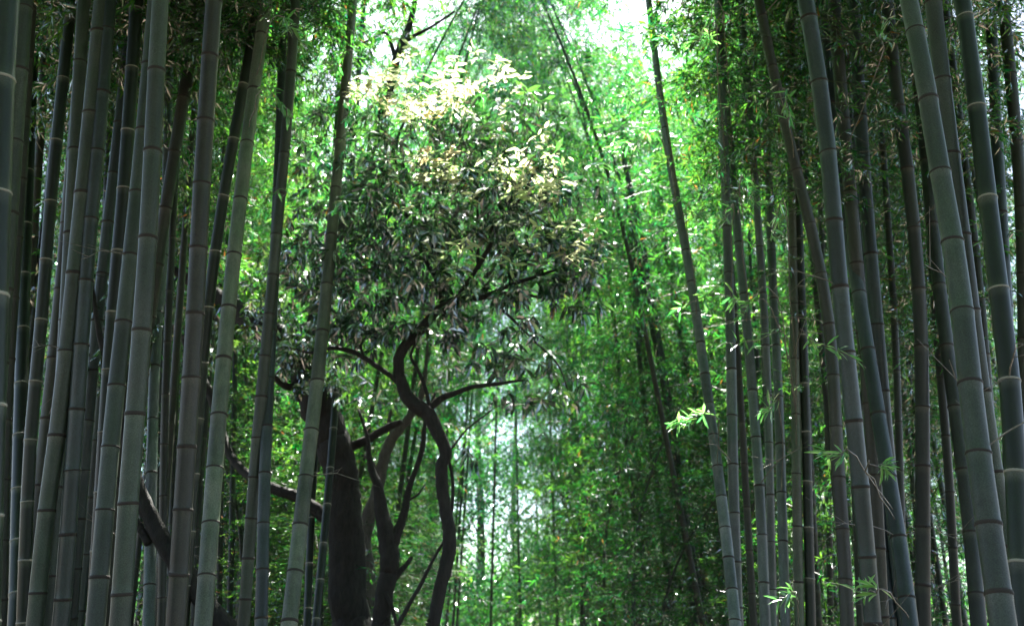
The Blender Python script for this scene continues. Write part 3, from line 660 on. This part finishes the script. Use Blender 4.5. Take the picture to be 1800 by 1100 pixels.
def broad_crown(root, base, W, skel, rg, n_single=300, leaf=0.17, per=8, mat_twig=None):
    fo = Foliage(); c = W.mean(0)
    # twigs reach every whorl from the nearest limb or an already placed whorl nearer the limbs
    order = np.argsort([np.min(np.linalg.norm(skel - w_, axis=1)) for w_ in W])
    nodes = [np.array(k) for k in skel]
    arr = np.array(nodes)
    for i in order:
        w_ = W[i]; d = np.linalg.norm(arr - w_, axis=1) ; j = int(np.argmin(d))
        p0 = arr[j]; mid = (p0 + w_) / 2 + rg.normal(0, .12, 3) * d[j] + np.array([0, 0, -.08 * d[j]])
        r0 = 0.003 + 0.006 * min(1.5, d[j])
        fo.sticks(np.array([p0, mid]), np.array([mid, w_]), np.array([r0, r0 * .75]), np.array([r0 * .75, r0 * .5]))
        arr = np.vstack([arr, mid, w_])
    n = len(W)
    ax = unit(unit(W - c) * 0.5 + rg.normal(0, .5, (n, 3)) + np.array([0, -.1, .0]))
    k = per
    A_ = np.repeat(ax, k, 0); B = np.repeat(W, k, 0) - A_ * rg.uniform(0, .10, (n * k, 1))
    e = unit(np.cross(A_, rg.normal(0, 1, A_.shape)))
    D = unit(A_ * rg.uniform(.1, .9, (n * k, 1)) + e + np.array([0, -.25, -.75]))
    N = unit(A_ * 0.8 + np.array([0, 0, .8]) + rg.normal(0, .25, A_.shape))
    L = leaf * rg.uniform(.55, 1.2, n * k); T = np.clip(np.repeat(rg.uniform(0, .85, n), k) + rg.normal(0, .1, n * k), 0, .97)
    T[rg.random(n * k) < .012] = 1.0
    # nearest leaves one by one
    score = np.linalg.norm(B - np.array([0, 0, EYE]), axis=1) / L
    sel = np.argsort(score)[:n_single]; rest = np.setdiff1d(np.arange(n * k), sel)
    fo.leaves(B[rest] - 0, D[rest], N[rest], L[rest], L[rest] * rg.uniform(.26, .36, len(rest)), T[rest])
    me = fo.mesh('crown', [M_TLEAF, mat_twig or M_BARK], 'broad', 0.2)
    b = np.array(base); co = np.empty(len(me.vertices) * 3, np.float32); me.vertices.foreach_get('co', co)
    me.vertices.foreach_set('co', (co.reshape(-1, 3) - b).astype(np.float32).ravel())
    o = link('crown', me, root); tag(o, kind='stuff')
    for i in sel:
        X = Vector(D[i]); Z = Vector(N[i]); Y = Z.cross(X).normalized(); Z = X.cross(Y)
        M = Matrix((X, Y, Z)).transposed().to_4x4()
        l = link('leaf', LEAFS[int(rg.integers(0, 8))], root)
        l.matrix_local = Matrix.Translation(Vector(B[i]) - Vector(base)) @ M @ Matrix.Scale(float(L[i]), 4)
def down_to_ground(pts, x, y0=1100, D=None):
    return pts
def tree(label, limbs, trunk, mat, D_ground, seed, cat='tree'):
    """trunk: survey points from low to high (extended to the ground); limbs: lists of survey points"""
    rg = np.random.default_rng(seed)
    x, y, wd, D = trunk[0]; p, s_ = P(x, y, D); base = Vector((p.x + (p.x - P(*trunk[1][:2], trunk[1][3])[0].x) * .5, D, 0))
    root = empty('tree', base); tag(root, label, cat)
    q = [(base.x, base.y, -0.05, wd * s_ / FPX / 2 * 1.45), ((base.x * .5 + p.x * .5), D, p.z * .35, wd * s_ / FPX / 2 * 1.12)]
    for (x, y, wd, D) in trunk:
        p, s_ = P(x, y, D); q.append((p.x, p.y, p.z, wd * s_ / FPX / 2))
    o, C = limb_world('trunk', q, root, mat, base, 20, 6, 0.018, 0.045, rg)
    skel = [C[len(C) // 2:, :3]]
    for i, l in enumerate(limbs):
        o, C = limb('limb', l, root, mat, base, 10, 5, 0.02, 0.04, seed * 31 + i); skel.append(C[:, :3])
    return root, base, np.concatenate(skel)

rgT = np.random.default_rng(77)
# the slender sinuous tree over the path
D2 = 9.0
def dd(l, D=D2): return [(a, b, c_, D if len(r_) == 0 else r_[0]) for (a, b, c_, *r_) in l]
tr, tb, sk = tree('slender dark tree with a sinuous trunk, its glossy crown filling the bright gap',
  [dd([(752, 722, 13), (764, 708, 13), (780, 698, 12), (800, 690, 10, 8.9), (830, 680, 8, 8.8), (870, 675, 7, 8.6), (920, 668, 4, 8.5)]),
   dd([(700, 672, 10), (683, 658, 9), (665, 645, 9), (640, 628, 9, 9.1), (610, 615, 8, 9.1), (575, 612, 7, 9.2), (545, 620, 5, 9.3), (515, 612, 3, 9.4)]),
   dd([(641, 629, 5, 9.1), (634, 610, 5, 9.1), (640, 596, 4, 9.1), (655, 585, 3, 9.0)]),
   dd([(756, 715, 7), (747, 680, 7), (732, 645, 6), (722, 625, 5), (735, 596, 4), (760, 560, 3)]),
   dd([(791, 792, 4), (806, 772, 4), (820, 755, 3), (845, 735, 3), (868, 718, 2)]),
   dd([(782, 560, 10), (770, 500, 9, 9.2), (740, 440, 8, 9.3), (715, 380, 6, 9.4), (700, 310, 5, 9.4), (690, 250, 3, 9.5)]),
   dd([(800, 530, 10), (840, 470, 9, 8.8), (880, 400, 7, 8.7), (920, 340, 5, 8.6), (940, 300, 3, 8.5)]),
   dd([(850, 522, 8), (900, 500, 8, 8.8), (960, 480, 6, 8.7), (1020, 455, 4, 8.6), (1040, 440, 2, 8.6)]),
   dd([(860, 525, 6), (900, 560, 5, 9.1), (940, 600, 4, 9.2), (980, 640, 3, 9.2), (1000, 690, 2, 9.2)]),
   dd([(840, 470, 6, 8.8), (840, 380, 5, 9), (830, 300, 4, 9.2), (800, 220, 3, 9.3)]),
   dd([(786, 800, 6, 9.1), (794, 830, 6, 9.15), (796, 870, 6, 9.15), (792, 920, 5, 9.1)]),
   dd([(782, 948, 5), (760, 985, 6), (738, 1030, 7), (712, 1075, 8), (690, 1120, 9)]),
  ],
  dd([(758, 1120, 22), (762, 1095, 22), (775, 1025, 23), (787, 975, 24), (790, 945, 24), (783, 900, 21), (778, 860, 21), (776, 820, 21), (784, 795, 21), (770, 760, 23), (750, 725, 26), (722, 705, 25), (705, 675, 21), (700, 640, 19), (707, 615, 18), (730, 590, 17), (755, 560, 16), (770, 545, 15), (800, 530, 13), (850, 522, 10), (900, 515, 7), (960, 525, 4)]),
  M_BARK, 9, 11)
W = whorls([(740, 225, 140, 60, 8.6, 10.2, 85), (900, 200, 90, 60, 8.4, 9.8, 50), (790, 340, 190, 80, 8.2, 10, 150), (930, 320, 90, 60, 7.9, 9.3, 60),
            (850, 450, 190, 80, 8.0, 9.6, 140), (1000, 450, 70, 70, 8.1, 9.3, 45), (1040, 330, 60, 70, 8.5, 9.8, 18), (560, 400, 50, 90, 9, 10.2, 26), (560, 250, 60, 70, 9, 10.2, 26), (520, 440, 50, 70, 9.4, 10.6, 22), (610, 560, 60, 50, 8.8, 9.8, 20), (680, 430, 130, 110, 8.6, 10, 110), (620, 500, 80, 80, 8.8, 10, 45),
            (730, 560, 110, 50, 8.6, 9.6, 35), (1020, 510, 55, 45, 8.3, 9.2, 18), (880, 600, 110, 70, 8.5, 9.6, 24), (960, 660, 90, 40, 8.6, 9.5, 16), (940, 700, 80, 30, 8.8, 9.5, 8),
            (600, 600, 70, 40, 9, 9.8, 20), (640, 330, 60, 80, 9, 10.2, 35), (830, 805, 12, 15, 8.8, 9, 2)], rgT)
broad_crown(tr, tb, W, sk, rgT, 295)
Wn = whorls([(735, 168, 120, 42, 8.1, 9.4, 60), (760, 150, 170, 70, 8.1, 9.8, 22), (790, 292, 70, 34, 8.0, 8.8, 22), (850, 300, 180, 110, 8.0, 9.2, 18), (935, 312, 65, 45, 7.7, 8.6, 28), (1000, 432, 60, 40, 7.8, 8.5, 10), (850, 440, 110, 50, 7.7, 8.4, 14)], rgT)  # young leaf clumps where the sun patches glare, brightness put into their colour
fo = Foliage(); k = 7; n_ = len(Wn)
B = np.repeat(Wn, k, 0); a_ = rgT.uniform(0, 6.283, n_ * k); 
Dn = unit(np.stack([np.cos(a_), np.sin(a_), rgT.uniform(-.5, .5, n_ * k)], 1)); Nn = unit(rgT.normal(0, .8, Dn.shape) + [0, -.2, .9])
Ln = rgT.uniform(.07, .15, n_ * k)
fo.leaves(B + rgT.normal(0, .03, B.shape) - np.array(tb), Dn, Nn, Ln, Ln * rgT.uniform(.24, .34, n_ * k), np.clip(np.repeat(rgT.uniform(0, 1, n_), k), 0, .99))
for w_ in Wn:
    j_ = int(np.argmin(np.linalg.norm(W - w_, axis=1))); fo.sticks((W[j_] - np.array(tb))[None], (w_ - np.array(tb))[None], .004, .002)
tag(link('sun_paled_young_leaves', fo.mesh('sun_paled_young_leaves', [M_YLEAF, M_TWIG], 'broad', .15), tr), 'pale yellow young leaves at the twig ends', kind='stuff')
# the thick tree leaning to the left
D1 = 11.5
def d1(l, D=D1): return dd(l, D)
tr, tb, sk = tree('thick dark tree trunk leaning left behind the isolated pale culm',
  [d1([(535, 640, 48), (500, 598, 46), (455, 575, 42), (420, 548, 36, 11.7), (385, 522, 28, 11.9), (340, 498, 20, 12.1), (300, 470, 13, 12.2)]),
   d1([(548, 670, 26), (548, 600, 24, 11.7), (560, 520, 20, 12), (590, 430, 18, 12.3), (640, 300, 16, 12.8), (672, 200, 17, 13), (686, 150, 16, 13), (696, 108, 15, 13), (708, 72, 13, 13), (722, 40, 11, 13), (730, 0, 8, 13), (740, -60, 5, 13)]),
   d1([(696, 108, 9, 13), (680, 60, 6, 13), (655, 68, 5, 13), (632, 80, 4, 13)]),
   d1([(706, 76, 8, 13), (730, 62, 7, 12.9), (757, 48, 5, 12.8), (800, 20, 4, 12.7)]),
   d1([(596, 800, 14), (612, 788, 16), (632, 778, 17), (650, 770, 15, 11.3), (672, 757, 14, 11.1), (688, 748, 13, 11.0), (705, 741, 9, 10.9)]),
   d1([(592, 920, 24), (575, 910, 25), (557, 897, 24), (538, 880, 21), (515, 870, 20), (480, 858, 18), (440, 838, 16, 11.7), (405, 800, 15, 11.9), (388, 750, 14, 12), (368, 690, 16, 12.1), (340, 640, 12, 12.2), (320, 590, 8, 12.3)]),
   d1([(540, 660, 20), (510, 680, 14, 11.3), (480, 660, 9, 11.2), (455, 620, 6, 11.1)]),
  ],
  d1([(615, 1120, 72), (613, 1095, 68), (610, 1020, 66), (606, 950, 63), (604, 890, 60), (601, 840, 58), (592, 795, 60), (580, 760, 62), (562, 715, 62), (547, 680, 60), (532, 645, 52), (515, 610, 40)]),
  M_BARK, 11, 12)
W = whorls([(480, 565, 60, 45, 10.6, 12, 45), (560, 650, 70, 45, 11, 12.4, 40), (540, 635, 60, 50, 10.5, 11.3, 45), (520, 480, 90, 70, 11.4, 13, 70), (420, 560, 80, 60, 11.6, 13, 40), (560, 340, 90, 100, 12, 13.6, 60), (650, 60, 90, 90, 12.6, 14, 50), (640, 700, 60, 60, 11, 12, 12), (340, 560, 70, 90, 12, 13, 40)], rgT)
broad_crown(tr, tb, W, sk, rgT, 150, leaf=0.16)
# leaning trunk low behind the left culms
tr, tb, sk = tree('dark trunk lying far over, crossing low behind the widest pale culms',
  [dd([(262, 955, 16), (250, 935, 15), (238, 915, 13), (222, 880, 10), (205, 840, 7)], 9.2)],
  dd([(418, 1150, 38), (385, 1090, 36), (360, 1060, 36), (335, 1020, 34), (308, 985, 34), (283, 945, 32), (262, 905, 28), (245, 865, 26), (232, 815, 22), (215, 740, 18), (190, 650, 14), (170, 560, 9), (160, 480, 5)], 9.2), M_BARK, 9, 13)
broad_crown(tr, tb, whorls([(190, 560, 80, 120, 9.2, 10.5, 50)], rgT), sk, rgT, 20)
# paler trunk right of the thick one
tr, tb, sk = tree('grey brown slim tree curving up beside the thick dark trunk',
  [dd([(668, 838, 12), (655, 815, 8), (640, 800, 6)], 12.4), dd([(690, 765, 9), (683, 742, 7), (690, 715, 5)], 12.4)],
  dd([(652, 1120, 36), (648, 1060, 33), (644, 1010, 31), (640, 950, 27), (650, 905, 24), (661, 870, 21), (670, 835, 20), (676, 800, 20), (690, 768, 18), (712, 742, 15), (730, 718, 12), (742, 690, 10), (748, 650, 7), (752, 600, 4)], 12.4), M_BARK2, 12, 14)
broad_crown(tr, tb, whorls([(745, 640, 60, 60, 12, 13.2, 20), (690, 705, 50, 20, 12, 13, 8)], rgT), sk, rgT, 20, leaf=.14)
# forked, broken trunk
tr, tb, sk = tree('dark forked stub of a tree with broken tops between the two trunks',
  [dd([(684, 1000, 22), (688, 965, 22), (700, 930, 18), (712, 895, 14), (716, 870, 12), (727, 835, 9), (742, 790, 10), (748, 740, 7), (765, 690, 4)], 11.0), 
   dd([(684, 1030, 12), (700, 1008, 11), (714, 992, 9), (724, 978, 6)], 11.0), dd([(678, 1040, 7), (690, 1070, 7), (700, 1110, 6)], 10.9), dd([(716, 880, 5), (735, 868, 4), (748, 850, 2)], 11)],
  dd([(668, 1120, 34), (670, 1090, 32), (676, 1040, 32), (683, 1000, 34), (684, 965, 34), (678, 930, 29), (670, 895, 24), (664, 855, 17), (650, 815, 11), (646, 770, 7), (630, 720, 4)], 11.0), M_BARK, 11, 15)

# ------------------------------------------------------------------ leafy twigs in front of the far-side culms
M_NLEAF_MESH = []
for i in range(6):
    rgl = np.random.default_rng(40 + i)
    V, F, k = leaf_verts(np.zeros((1, 3)), np.array([[1., 0, 0]]), np.array([[0, 0, 1.]]), np.array([1.0]), np.array([rgl.uniform(.15, .22)]), rgl.uniform(.05, .25), 'broad')
    M_NLEAF_MESH.append(np_mesh('leaf', V, [F], [M_NLEAF], attrs={'tint': np.full(len(V), [0.1, .4, .6, .75, .5, .3][i])}))
def sprig(cid, path, D, n=10, seed=0, L=0.12, spread=1.0):
    n = int(n * 1.9)
    rg = np.random.default_rng(9000 + seed); root, A, RR, arc = CULMS[cid]
    pts = [np.array(P(x, y, D)[0]) for x, y in path]
    z = pts[0][2] - 0.05
    c = np.array([np.interp(z, A[:, 2], A[:, i]) for i in range(3)])
    q = [np.append(c, .005)] + [np.append(p, .0045 * (1 - i / len(pts) * .7)) for i, p in enumerate(pts)]
    C = catmull(q, 4); C[1:, :3] += rg.normal(0, .012, (len(C) - 1, 3))
    base = np.array(root.location)
    V, F = tube_arrays(C[:, :3] - base, np.maximum(C[:, 3], .0012), 5)
    b = link('leafy_twig', np_mesh('leafy_twig', V, [F], [M_DRYTWIG], smooth=True), root)
    for i in range(n):
        f = rg.uniform(.42, 1) ** .8; o = C[min(len(C) - 1, int(f * (len(C) - 1)))][:3] - base
        for j in range(int(rg.integers(1, 4))):
            along = (pts[-1] - pts[0]); along /= np.linalg.norm(along)
            X = Vector(along * rg.uniform(.2, .9) + rg.normal(0, .55, 3) * spread + np.array([0, 0, -.1])).normalized()
            Z = Vector((rg.normal(0, .5), rg.normal(0, .5), 1)); Y = Z.cross(X).normalized(); Z = X.cross(Y)
            l = link('leaf', M_NLEAF_MESH[int(rg.integers(0, 6))], b)
            l.matrix_local = Matrix.Translation(Vector(o + rg.normal(0, .01, 3))) @ Matrix((X, Y, Z)).transposed().to_4x4() @ Matrix.Scale(float(L * rg.uniform(.6, 1.15)), 4)
r0 = len(LEFT)
for i, (cid, path, D, n) in enumerate([
    (r0 + 8, [(1365, 520), (1310, 528), (1250, 518), (1180, 548)], 7.5, 12), (r0 + 8, [(1360, 545), (1300, 545), (1235, 552)], 7.6, 5),
    (r0 + 8, [(1400, 600), (1450, 612), (1520, 642)], 7.2, 5), (r0 + 8, [(1385, 602), (1330, 598), (1262, 608)], 7.3, 5),
    (r0 + 1, [(1262, 742), (1240, 728), (1205, 738), (1180, 745)], 8.0, 11), (r0 + 6, [(1372, 715), (1358, 712), (1335, 728)], 7.4, 6),
    (r0 + 12, [(1500, 800), (1478, 800), (1442, 796)], 6.2, 6), (r0 + 12, [(1528, 822), (1545, 818), (1562, 815)], 6.2, 6),
    (r0 + 8, [(1402, 1052), (1388, 1045), (1370, 1050)], 6.8, 5), (r0 + 12, [(1560, 1040), (1530, 1040), (1500, 1035)], 6.0, 5),
    (r0 + 3, [(1270, 20), (1240, 55), (1200, 85), (1160, 60)], 7.6, 14), (r0 + 2, [(1262, 70), (1250, 60), (1245, 85)], 7.0, 6),
    (r0 + 7, [(1372, 160), (1384, 190), (1396, 230)], 7.0, 7), (r0 + 3, [(1300, 330), (1320, 345), (1345, 350)], 7.2, 6),
    (r0 + 2, [(1290, 372), (1278, 385), (1262, 388)], 7.4, 6), (r0 + 1, [(1205, 370), (1222, 378), (1235, 372)], 7.6, 7),
    (r0 + 8, [(1380, 370), (1360, 400), (1370, 425)], 7.0, 6), (r0 + 12, [(1545, 110), (1550, 60), (1562, 30)], 7.0, 5),
    (r0 + 1, [(1160, 155), (1130, 160), (1090, 175)], 8.2, 9), (r0 + 1, [(1160, 240), (1120, 250), (1060, 262)], 8.6, 9)]):
    sprig(cid, path, D, n, i)
l0 = 0
for i, (cid, path, D, n) in enumerate([
    (21, [(520, 255), (545, 240), (560, 262)], 8.5, 9), (23, [(618, 90), (590, 110), (560, 150)], 8.4, 10), (20, [(480, 30), (520, 60), (545, 100)], 7.2, 12),
    (21, [(505, 330), (470, 345), (450, 370)], 8.2, 8), (23, [(610, 150), (650, 175), (672, 160)], 8.4, 7), (20, [(460, 160), (500, 190), (530, 240)], 7.4, 10)]):
    sprig(cid, path, D, n, 100 + i, L=.13)

# ------------------------------------------------------------------ big trees far up the path, and the wood beyond
def far_tree_mesh(seed, H, rad):
    rg = np.random.default_rng(seed); fo = Foliage()
    for i in range(110):
        a = rg.uniform(0, 6.283); t = rg.uniform(0.12, 1); r = rad * math.sin(math.pi * min(1, t * .8 + .12)) * math.sqrt(rg.random())
        c = np.array([r * math.cos(a), r * math.sin(a), t * H]); n = 90
        q = rg.normal(0, .42, (n, 3)) * np.array([1, 1, .6]) + c
        fo.leaves(q, unit(rg.normal(0, 1, (n, 3)) + [0, 0, -.3]), unit(rg.normal(0, .6, (n, 3)) + [0, 0, 1.]), rg.uniform(.10, .2, n), rg.uniform(.035, .065, n), np.clip(rg.uniform(0, .8) + rg.normal(0, .1, n), 0, .94))
        if i % 3 == 0: fo.sticks(np.array([[0, 0, max(.5, c[2] - r * .7)]]), c[None], 0.04, 0.01)
    return fo.mesh('crown', [M_BLEAF, M_BARK2])
def tall_tree_mesh(seed, H, rad, n_cl):
    rg = np.random.default_rng(seed); fo = Foliage()
    for i in range(n_cl):
        a = rg.uniform(0, 6.283); t = rg.uniform(0.10, 1); r = rad * math.sin(math.pi * min(1, t * .75 + .15)) * rg.random() ** .4
        c = np.array([r * math.cos(a), r * math.sin(a), t * H]); n = 100
        q = rg.normal(0, .5, (n, 3)) * np.array([1, 1, .45]) + c
        fo.leaves(q, unit(rg.normal(0, 1, (n, 3)) + [0, -.2, -.4]), unit(rg.normal(0, .6, (n, 3)) + [0, 0, 1.]), rg.uniform(.14, .27, n), rg.uniform(.05, .085, n), np.clip(rg.uniform(0, .9) + rg.normal(0, .1, n), 0, .94))
        if i % 4 == 0: fo.sticks(np.array([[0, 0, max(.5, c[2] - r * .7)]]), c[None], 0.05, 0.015)
    return fo.mesh('crown', [M_BLEAF, M_BARK2])
FT = [far_tree_mesh(60 + i, h, r) for i, (h, r) in enumerate([(15, 3.4), (18, 3.8), (12, 3.0)])] + [tall_tree_mesh(80, 27, 4.4, 260), tall_tree_mesh(81, 25, 4.0, 240)]
def far_tree(x, y, k, sc, label, group, seed):
    root = empty('leafy_tree', (x, y, 0)); tag(root, label, 'tree', group)
    rg = np.random.default_rng(seed); H = (15, 18, 12, 27, 25)[k] * .85
    q = [(0, 0, -.1, .22), (0.1, 0, H * .25, .17), (-.1, .1, H * .5, .12), (0.05, 0, H * .8, .07), (0, 0, H, .03)]
    limb_world('trunk', q, root, M_BARK2, Vector((0, 0, 0)), 10, 4, .02, .04, rg)
    o = link('crown', FT[k], root); o.rotation_euler = (0, 0, rg.uniform(0, 6.28)); root.scale = (sc, sc, sc)
for i, (x, y, k, sc) in enumerate([(-4.2, 24, 1, .9),  (-4.4, 17, 0, .75),    (-9, 20, 0, 1), (-3.5, 54, 1, 1.2), (0.2, 58, 1, 1.4), (5.5, 56, 1, 1.4), (-6, 56, 1, 1.4), (12, 50, 1, 1.4), (-14, 50, 1, 1.4), (-1.6, 49, 3, 1.2), (3.4, 50, 4, 1.35), (-3.4, 42, 4, 1.2), (4.6, 42, 3, 1.1)]):
    far_tree(x, y, k, sc, 'bright leafy tree farther up the path behind the sinuous tree' if x < 2.6 else 'bright leafy tree farther up the path behind the slim bluish culms', 'leafy trees up the path', 400 + i)
def far_wood():
    rg = np.random.default_rng(3); fo = Foliage()
    for i in range(900):
        y = rg.uniform(58, 85); x = rg.uniform(-.62, .62) * y; z = rg.uniform(0, 1) ** 1.1 * (8 + 3 * math.sin(x * .3) + max(0, abs(x) - 8) * .35)
        n = 130; q = rg.normal(0, 1.0, (n, 3)) + [x, y, z]
        fo.leaves(q, unit(rg.normal(0, 1, (n, 3))), unit(rg.normal(0, .7, (n, 3)) + [0, 0, 1.]), rg.uniform(.3, .6, n), rg.uniform(.12, .25, n), np.clip(rg.uniform(0, .8) + rg.normal(0, .1, n), 0, .94))
    tag(link('distant_wood', fo.mesh('distant_wood', [M_BLEAF, M_TWIG])), 'mass of leafy wood closing off the far end of the path', None, kind='stuff')
far_wood()

# ------------------------------------------------------------------ the damp air under the trees
HAZE = 0
if HAZE:
    hz = bpy.data.meshes.new('haze')
    x0, x1, y0, y1, z0, z1 = -950, 950, -940, 960, -1.2, 42
    z0 = -1.3
    V = [(x, y, z) for x in (x0, x1) for y in (y0, y1) for z in (z0, z1)]
    hz.from_pydata(V, [], [(0, 1, 3, 2), (4, 6, 7, 5), (0, 4, 5, 1), (2, 3, 7, 6), (0, 2, 6, 4), (1, 5, 7, 3)])
    hm = bpy.data.materials.new('air'); hm.use_nodes = True; hm.node_tree.nodes.clear()
    o_ = hm.node_tree.nodes.new('ShaderNodeOutputMaterial'); v_ = hm.node_tree.nodes.new('ShaderNodeVolumePrincipled')
    v_.inputs['Density'].default_value = HAZE; v_.inputs['Color'].default_value = (0.93, 0.96, 1.0, 1); v_.inputs['Anisotropy'].default_value = 0.6
    hm.node_tree.links.new(v_.outputs[0], o_.inputs['Volume']); hz.materials.append(hm)
    tag(link('haze', hz), 'thin damp air under the bamboo canopy', None, kind='stuff')

# ------------------------------------------------------------------ each far plant is named by what it stands behind
def to_px(x, y, z):
    z -= EYE; dep = y * CT + z * ST; up = -y * ST + z * CT
    return 900 + FPX * x / dep, 550 - FPX * up / dep, dep
front = []
for cid, (root, A, RR, arc) in CULMS.items():
    zz = np.interp([2.6, 4.5], A[:, 2], A[:, 0]), np.interp([2.6, 4.5], A[:, 2], A[:, 1])
    front.append((to_px(zz[0][0], zz[1][0], 2.6)[0], root['label'].split(',')[0]))
colour = {CM[k]: v for k, v in (('blue', 'bluish'), ('brown', 'brownish'), ('green', 'green'), ('dark', 'dark'), ('pale', 'pale'))}
nth = ['nearest', 'second', 'third', 'fourth', 'fifth', 'sixth', 'seventh', 'eighth', 'ninth', 'tenth', 'eleventh', 'twelfth']
buckets = {}
for o in list(COL.objects):
    if o.parent is None and o.name.split('.')[0] in ('leafy_bamboo', 'leafy_tree') and 'viewpoint' not in o.get('group', ''):
        x, y = o.location.x, o.location.y
        px = to_px(x, y, 4.0)[0]
        if not -60 < px < 1860: continue
        nm = min(front, key=lambda f: abs(f[0] - px))[1] if not 640 < px < 1130 else ('slender dark tree with a sinuous trunk' if px < 860 else 'lowest twigs at the bright gap')
        kid = [c for c in COL.objects if c.parent is o][0] if False else None
        short = ('young' if o.get('group', '').startswith('young') else 'bowing' if 'bowing' in o['group'] else 'sunlit' if 'far end' in o['group'] else 'tall') + (' leafy bamboo' if o.name.startswith('leafy_bamboo') else ' leafy tree')
        buckets.setdefault((short, nm), []).append((y, o))
for (short, nm), l in buckets.items():
    l.sort(key=lambda q: q[0]); w_ = nm.split()
    nm2 = nm if len(w_) <= 10 else ' '.join(w_[:10])
    for i, (y, o) in enumerate(l):
        pre = '' if len(l) == 1 else nth[min(i, 11)] + ' '
        o['label'] = (pre + short + ' behind the ' + nm2).strip()
